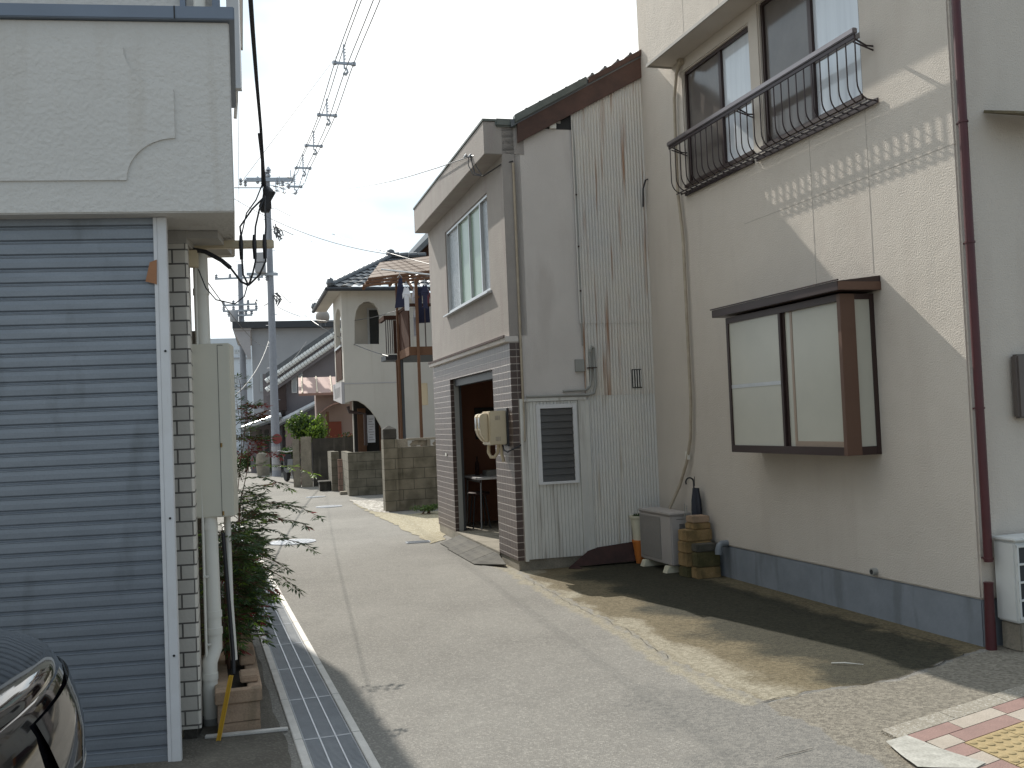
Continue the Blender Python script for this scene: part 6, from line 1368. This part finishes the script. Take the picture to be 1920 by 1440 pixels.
# ------------------------------------------------------------------ overhead wires
def cat(a, b, sag, n=14):
    return [a.lerp(b, i / n) - Vector((0, 0, sag * 4 * (i / n) * (1 - i / n))) for i in range(n + 1)]
ctr = [(552, 345, 31.5), (568, 310, 29.5), (588, 268, 27), (613, 210, 24.2), (645, 112, 21), (688, 0, 18), (760, -190, 14.8)]
C3 = [at(*p) for p in ctr]
def spline(P, n=6):
    out = []
    for i in range(len(P) - 1):
        p0, p1, p2, p3 = P[max(0, i - 1)], P[i], P[i + 1], P[min(len(P) - 1, i + 2)]
        for k in range(n):
            t = k / n; out.append(.5 * ((2 * p1) + (p2 - p0) * t + (2 * p0 - 5 * p1 + 4 * p2 - p3) * t * t + (3 * p1 - p0 - 3 * p2 + p3) * t ** 3))
    out.append(P[-1]); return out
line = spline([at(512, 342, 33.2)] + C3); dirn = (C3[-1] - C3[0]).normalized(); sd2 = dirn.cross(Vector((0, 0, 1))).normalized()
offs = [(-.2, -.08), (.2, -.08), (0, .25), (.0, -.28)]
labs = ['leftmost', 'rightmost', 'uppermost', 'lowest']
for (ox, oz), lb2 in zip(offs, labs):
    mb = MB(); mb.tube([p + sd2 * ox + Vector((0, 0, oz)) for p in line], .0105, 5); tag(mb.build('overhead_wire', M['wire'], smooth=True), lb2 + ' of the four bundled wires rising from the pole over the alley', 'wire', 'bundled overhead wires')
spl = ['hanger highest in the picture on the bundled wires', 'second hanger from the top on the bundled wires', 'third hanger from the top on the bundled wires', 'fourth hanger from the top on the bundled wires', 'fifth hanger from the top on the bundled wires next to the pole']
for k, p in enumerate([C3[4], C3[3], C3[2], C3[1], C3[0]]):
    t = thing('wire_spacer', spl[k], 'wire spacer', p, 0, 'spacers on the bundled wires')
    X = sd2
    mb = MB(); mb.bar(X * -.2 + Vector((0, 0, -.08)), X * .2 + Vector((0, 0, -.08)), .05); mb.tube([(0, 0, -.2), (0, 0, .33)], .018, 6)
    for z in (.0, .07, .14, .21, .28): mb.tube([(0, 0, z), (.045, 0, z + .02)], .012, 5)
    mb.build('spacer_arm', M['galv'], t)
    for sx in (-.2, .2): mb = MB(); mb.lathe([(.02, -.05), (.055, -.03), (.055, .03), (.02, .05)], X * sx + Vector((0, 0, -.08)), 10); mb.build('clamp', M['galv'], t, smooth=True)
    mb = MB(); mb.tube([(0, 0, -.18), (.05, 0, -.2), (.07, 0, -.27), (.03, 0, -.32), (-.03, 0, -.3)], [.02, .02, .025, .035, .03], 8); mb.build('hook', M['galv'], t, smooth=True)
# tangle of small spacers by the pole head
for k, (px, py) in enumerate(((517, 352), (524, 345), (531, 356), (540, 347), (545, 336))):
    p = at(px, py, 32.8); mb = MB(); mb.tube([(0, 0, .3), (0, 0, -.05), (.05, 0, -.12), (.08, 0, -.07)], .014, 5); mb.tube([(-.08, 0, .05), (.08, 0, .02)], .02, 6); mb.lathe([(.02, -.03), (.045, 0), (.02, .03)], (.02, 0, -.1), 8)
    tag(mb.build('pole_fitting', M['galv'], loc=p, smooth=True), 'small metal wire fitting clustered right beside the head of the near pole', 'wire fitting', 'fittings at the pole head')
def wire(a, b, sag, r, lab, n=14, mat='wire', name='overhead_wire'):
    mb = MB(); mb.tube(cat(at(*a), at(*b), sag, n), r, 5); tag(mb.build(name, M[mat], smooth=True), lab, 'wire')
wire((555, 334, 33.2), (882, 293, 10.75), .35, .006, 'long thin wire from the pole crossarm to the workshop roof edge')
wire((512, 388, 33.3), (812, 497, 20), .15, .008, 'thin wire sloping from the pole down towards the drying deck awning')
wire((520, 425, 33.3), (585, 452, 28), .05, .012, 'short wire reaching right from the cable bundle on the pole')
wire((517, 352, 33.2), (600, 400, 24), .1, .007, 'faint wire sloping down right from the pole head')
wire((504, 640, 33.1), (402, 770, 12.5), .3, .010, 'thick twisted cable running down left from the middle of the pole', mat='wire')
wire((506, 642, 33.1), (372, 505, 5.45), .25, .0035, 'thin cable running from the near pole down to the corner beside the white downpipe')
wire((522, 545, 33.2), (728, 668, 20.8), .3, .010, 'black wire crossing the cream house towards the deck boards')
wire((520, 575, 33.2), (812, 556, 19.8), .5, .009, 'wire crossing the arched balcony window of the cream house')
wire((522, 700, 33.2), (575, 640, 36), .1, .009, 'short wire from the pole to the tiled roof of the grey house')
wire((444, -10, 12), (448, 400, 40), .1, .006, 'straight dark wire hanging down beside the boxed balcony')
wire((440, 337, 40), (462, 337, 33.4), .0, .012, 'short wire left of the pole crossarm')
wire((440, 352, 30), (500, 352, 33.1), .0, .016, 'stay wire left of the pole below the crossarm')
wire((450, 345, 33), (650, 80, 60), .0, .012, 'very thin wire slanting up across the sky behind the spacers')
wire((438, 372, 26), (740, 478, 23), .25, .007, 'thin wire from the boxed balcony edge across the sky to the tiled roof')
wire((463, 520, 58), (510, 560, 33.4), .8, .015, 'wire linking the distant pole and the near pole')
wire((512, 560, 33.2), (600, 560, 27), .1, .007, 'slack wire right of the pole above the round roof tank')
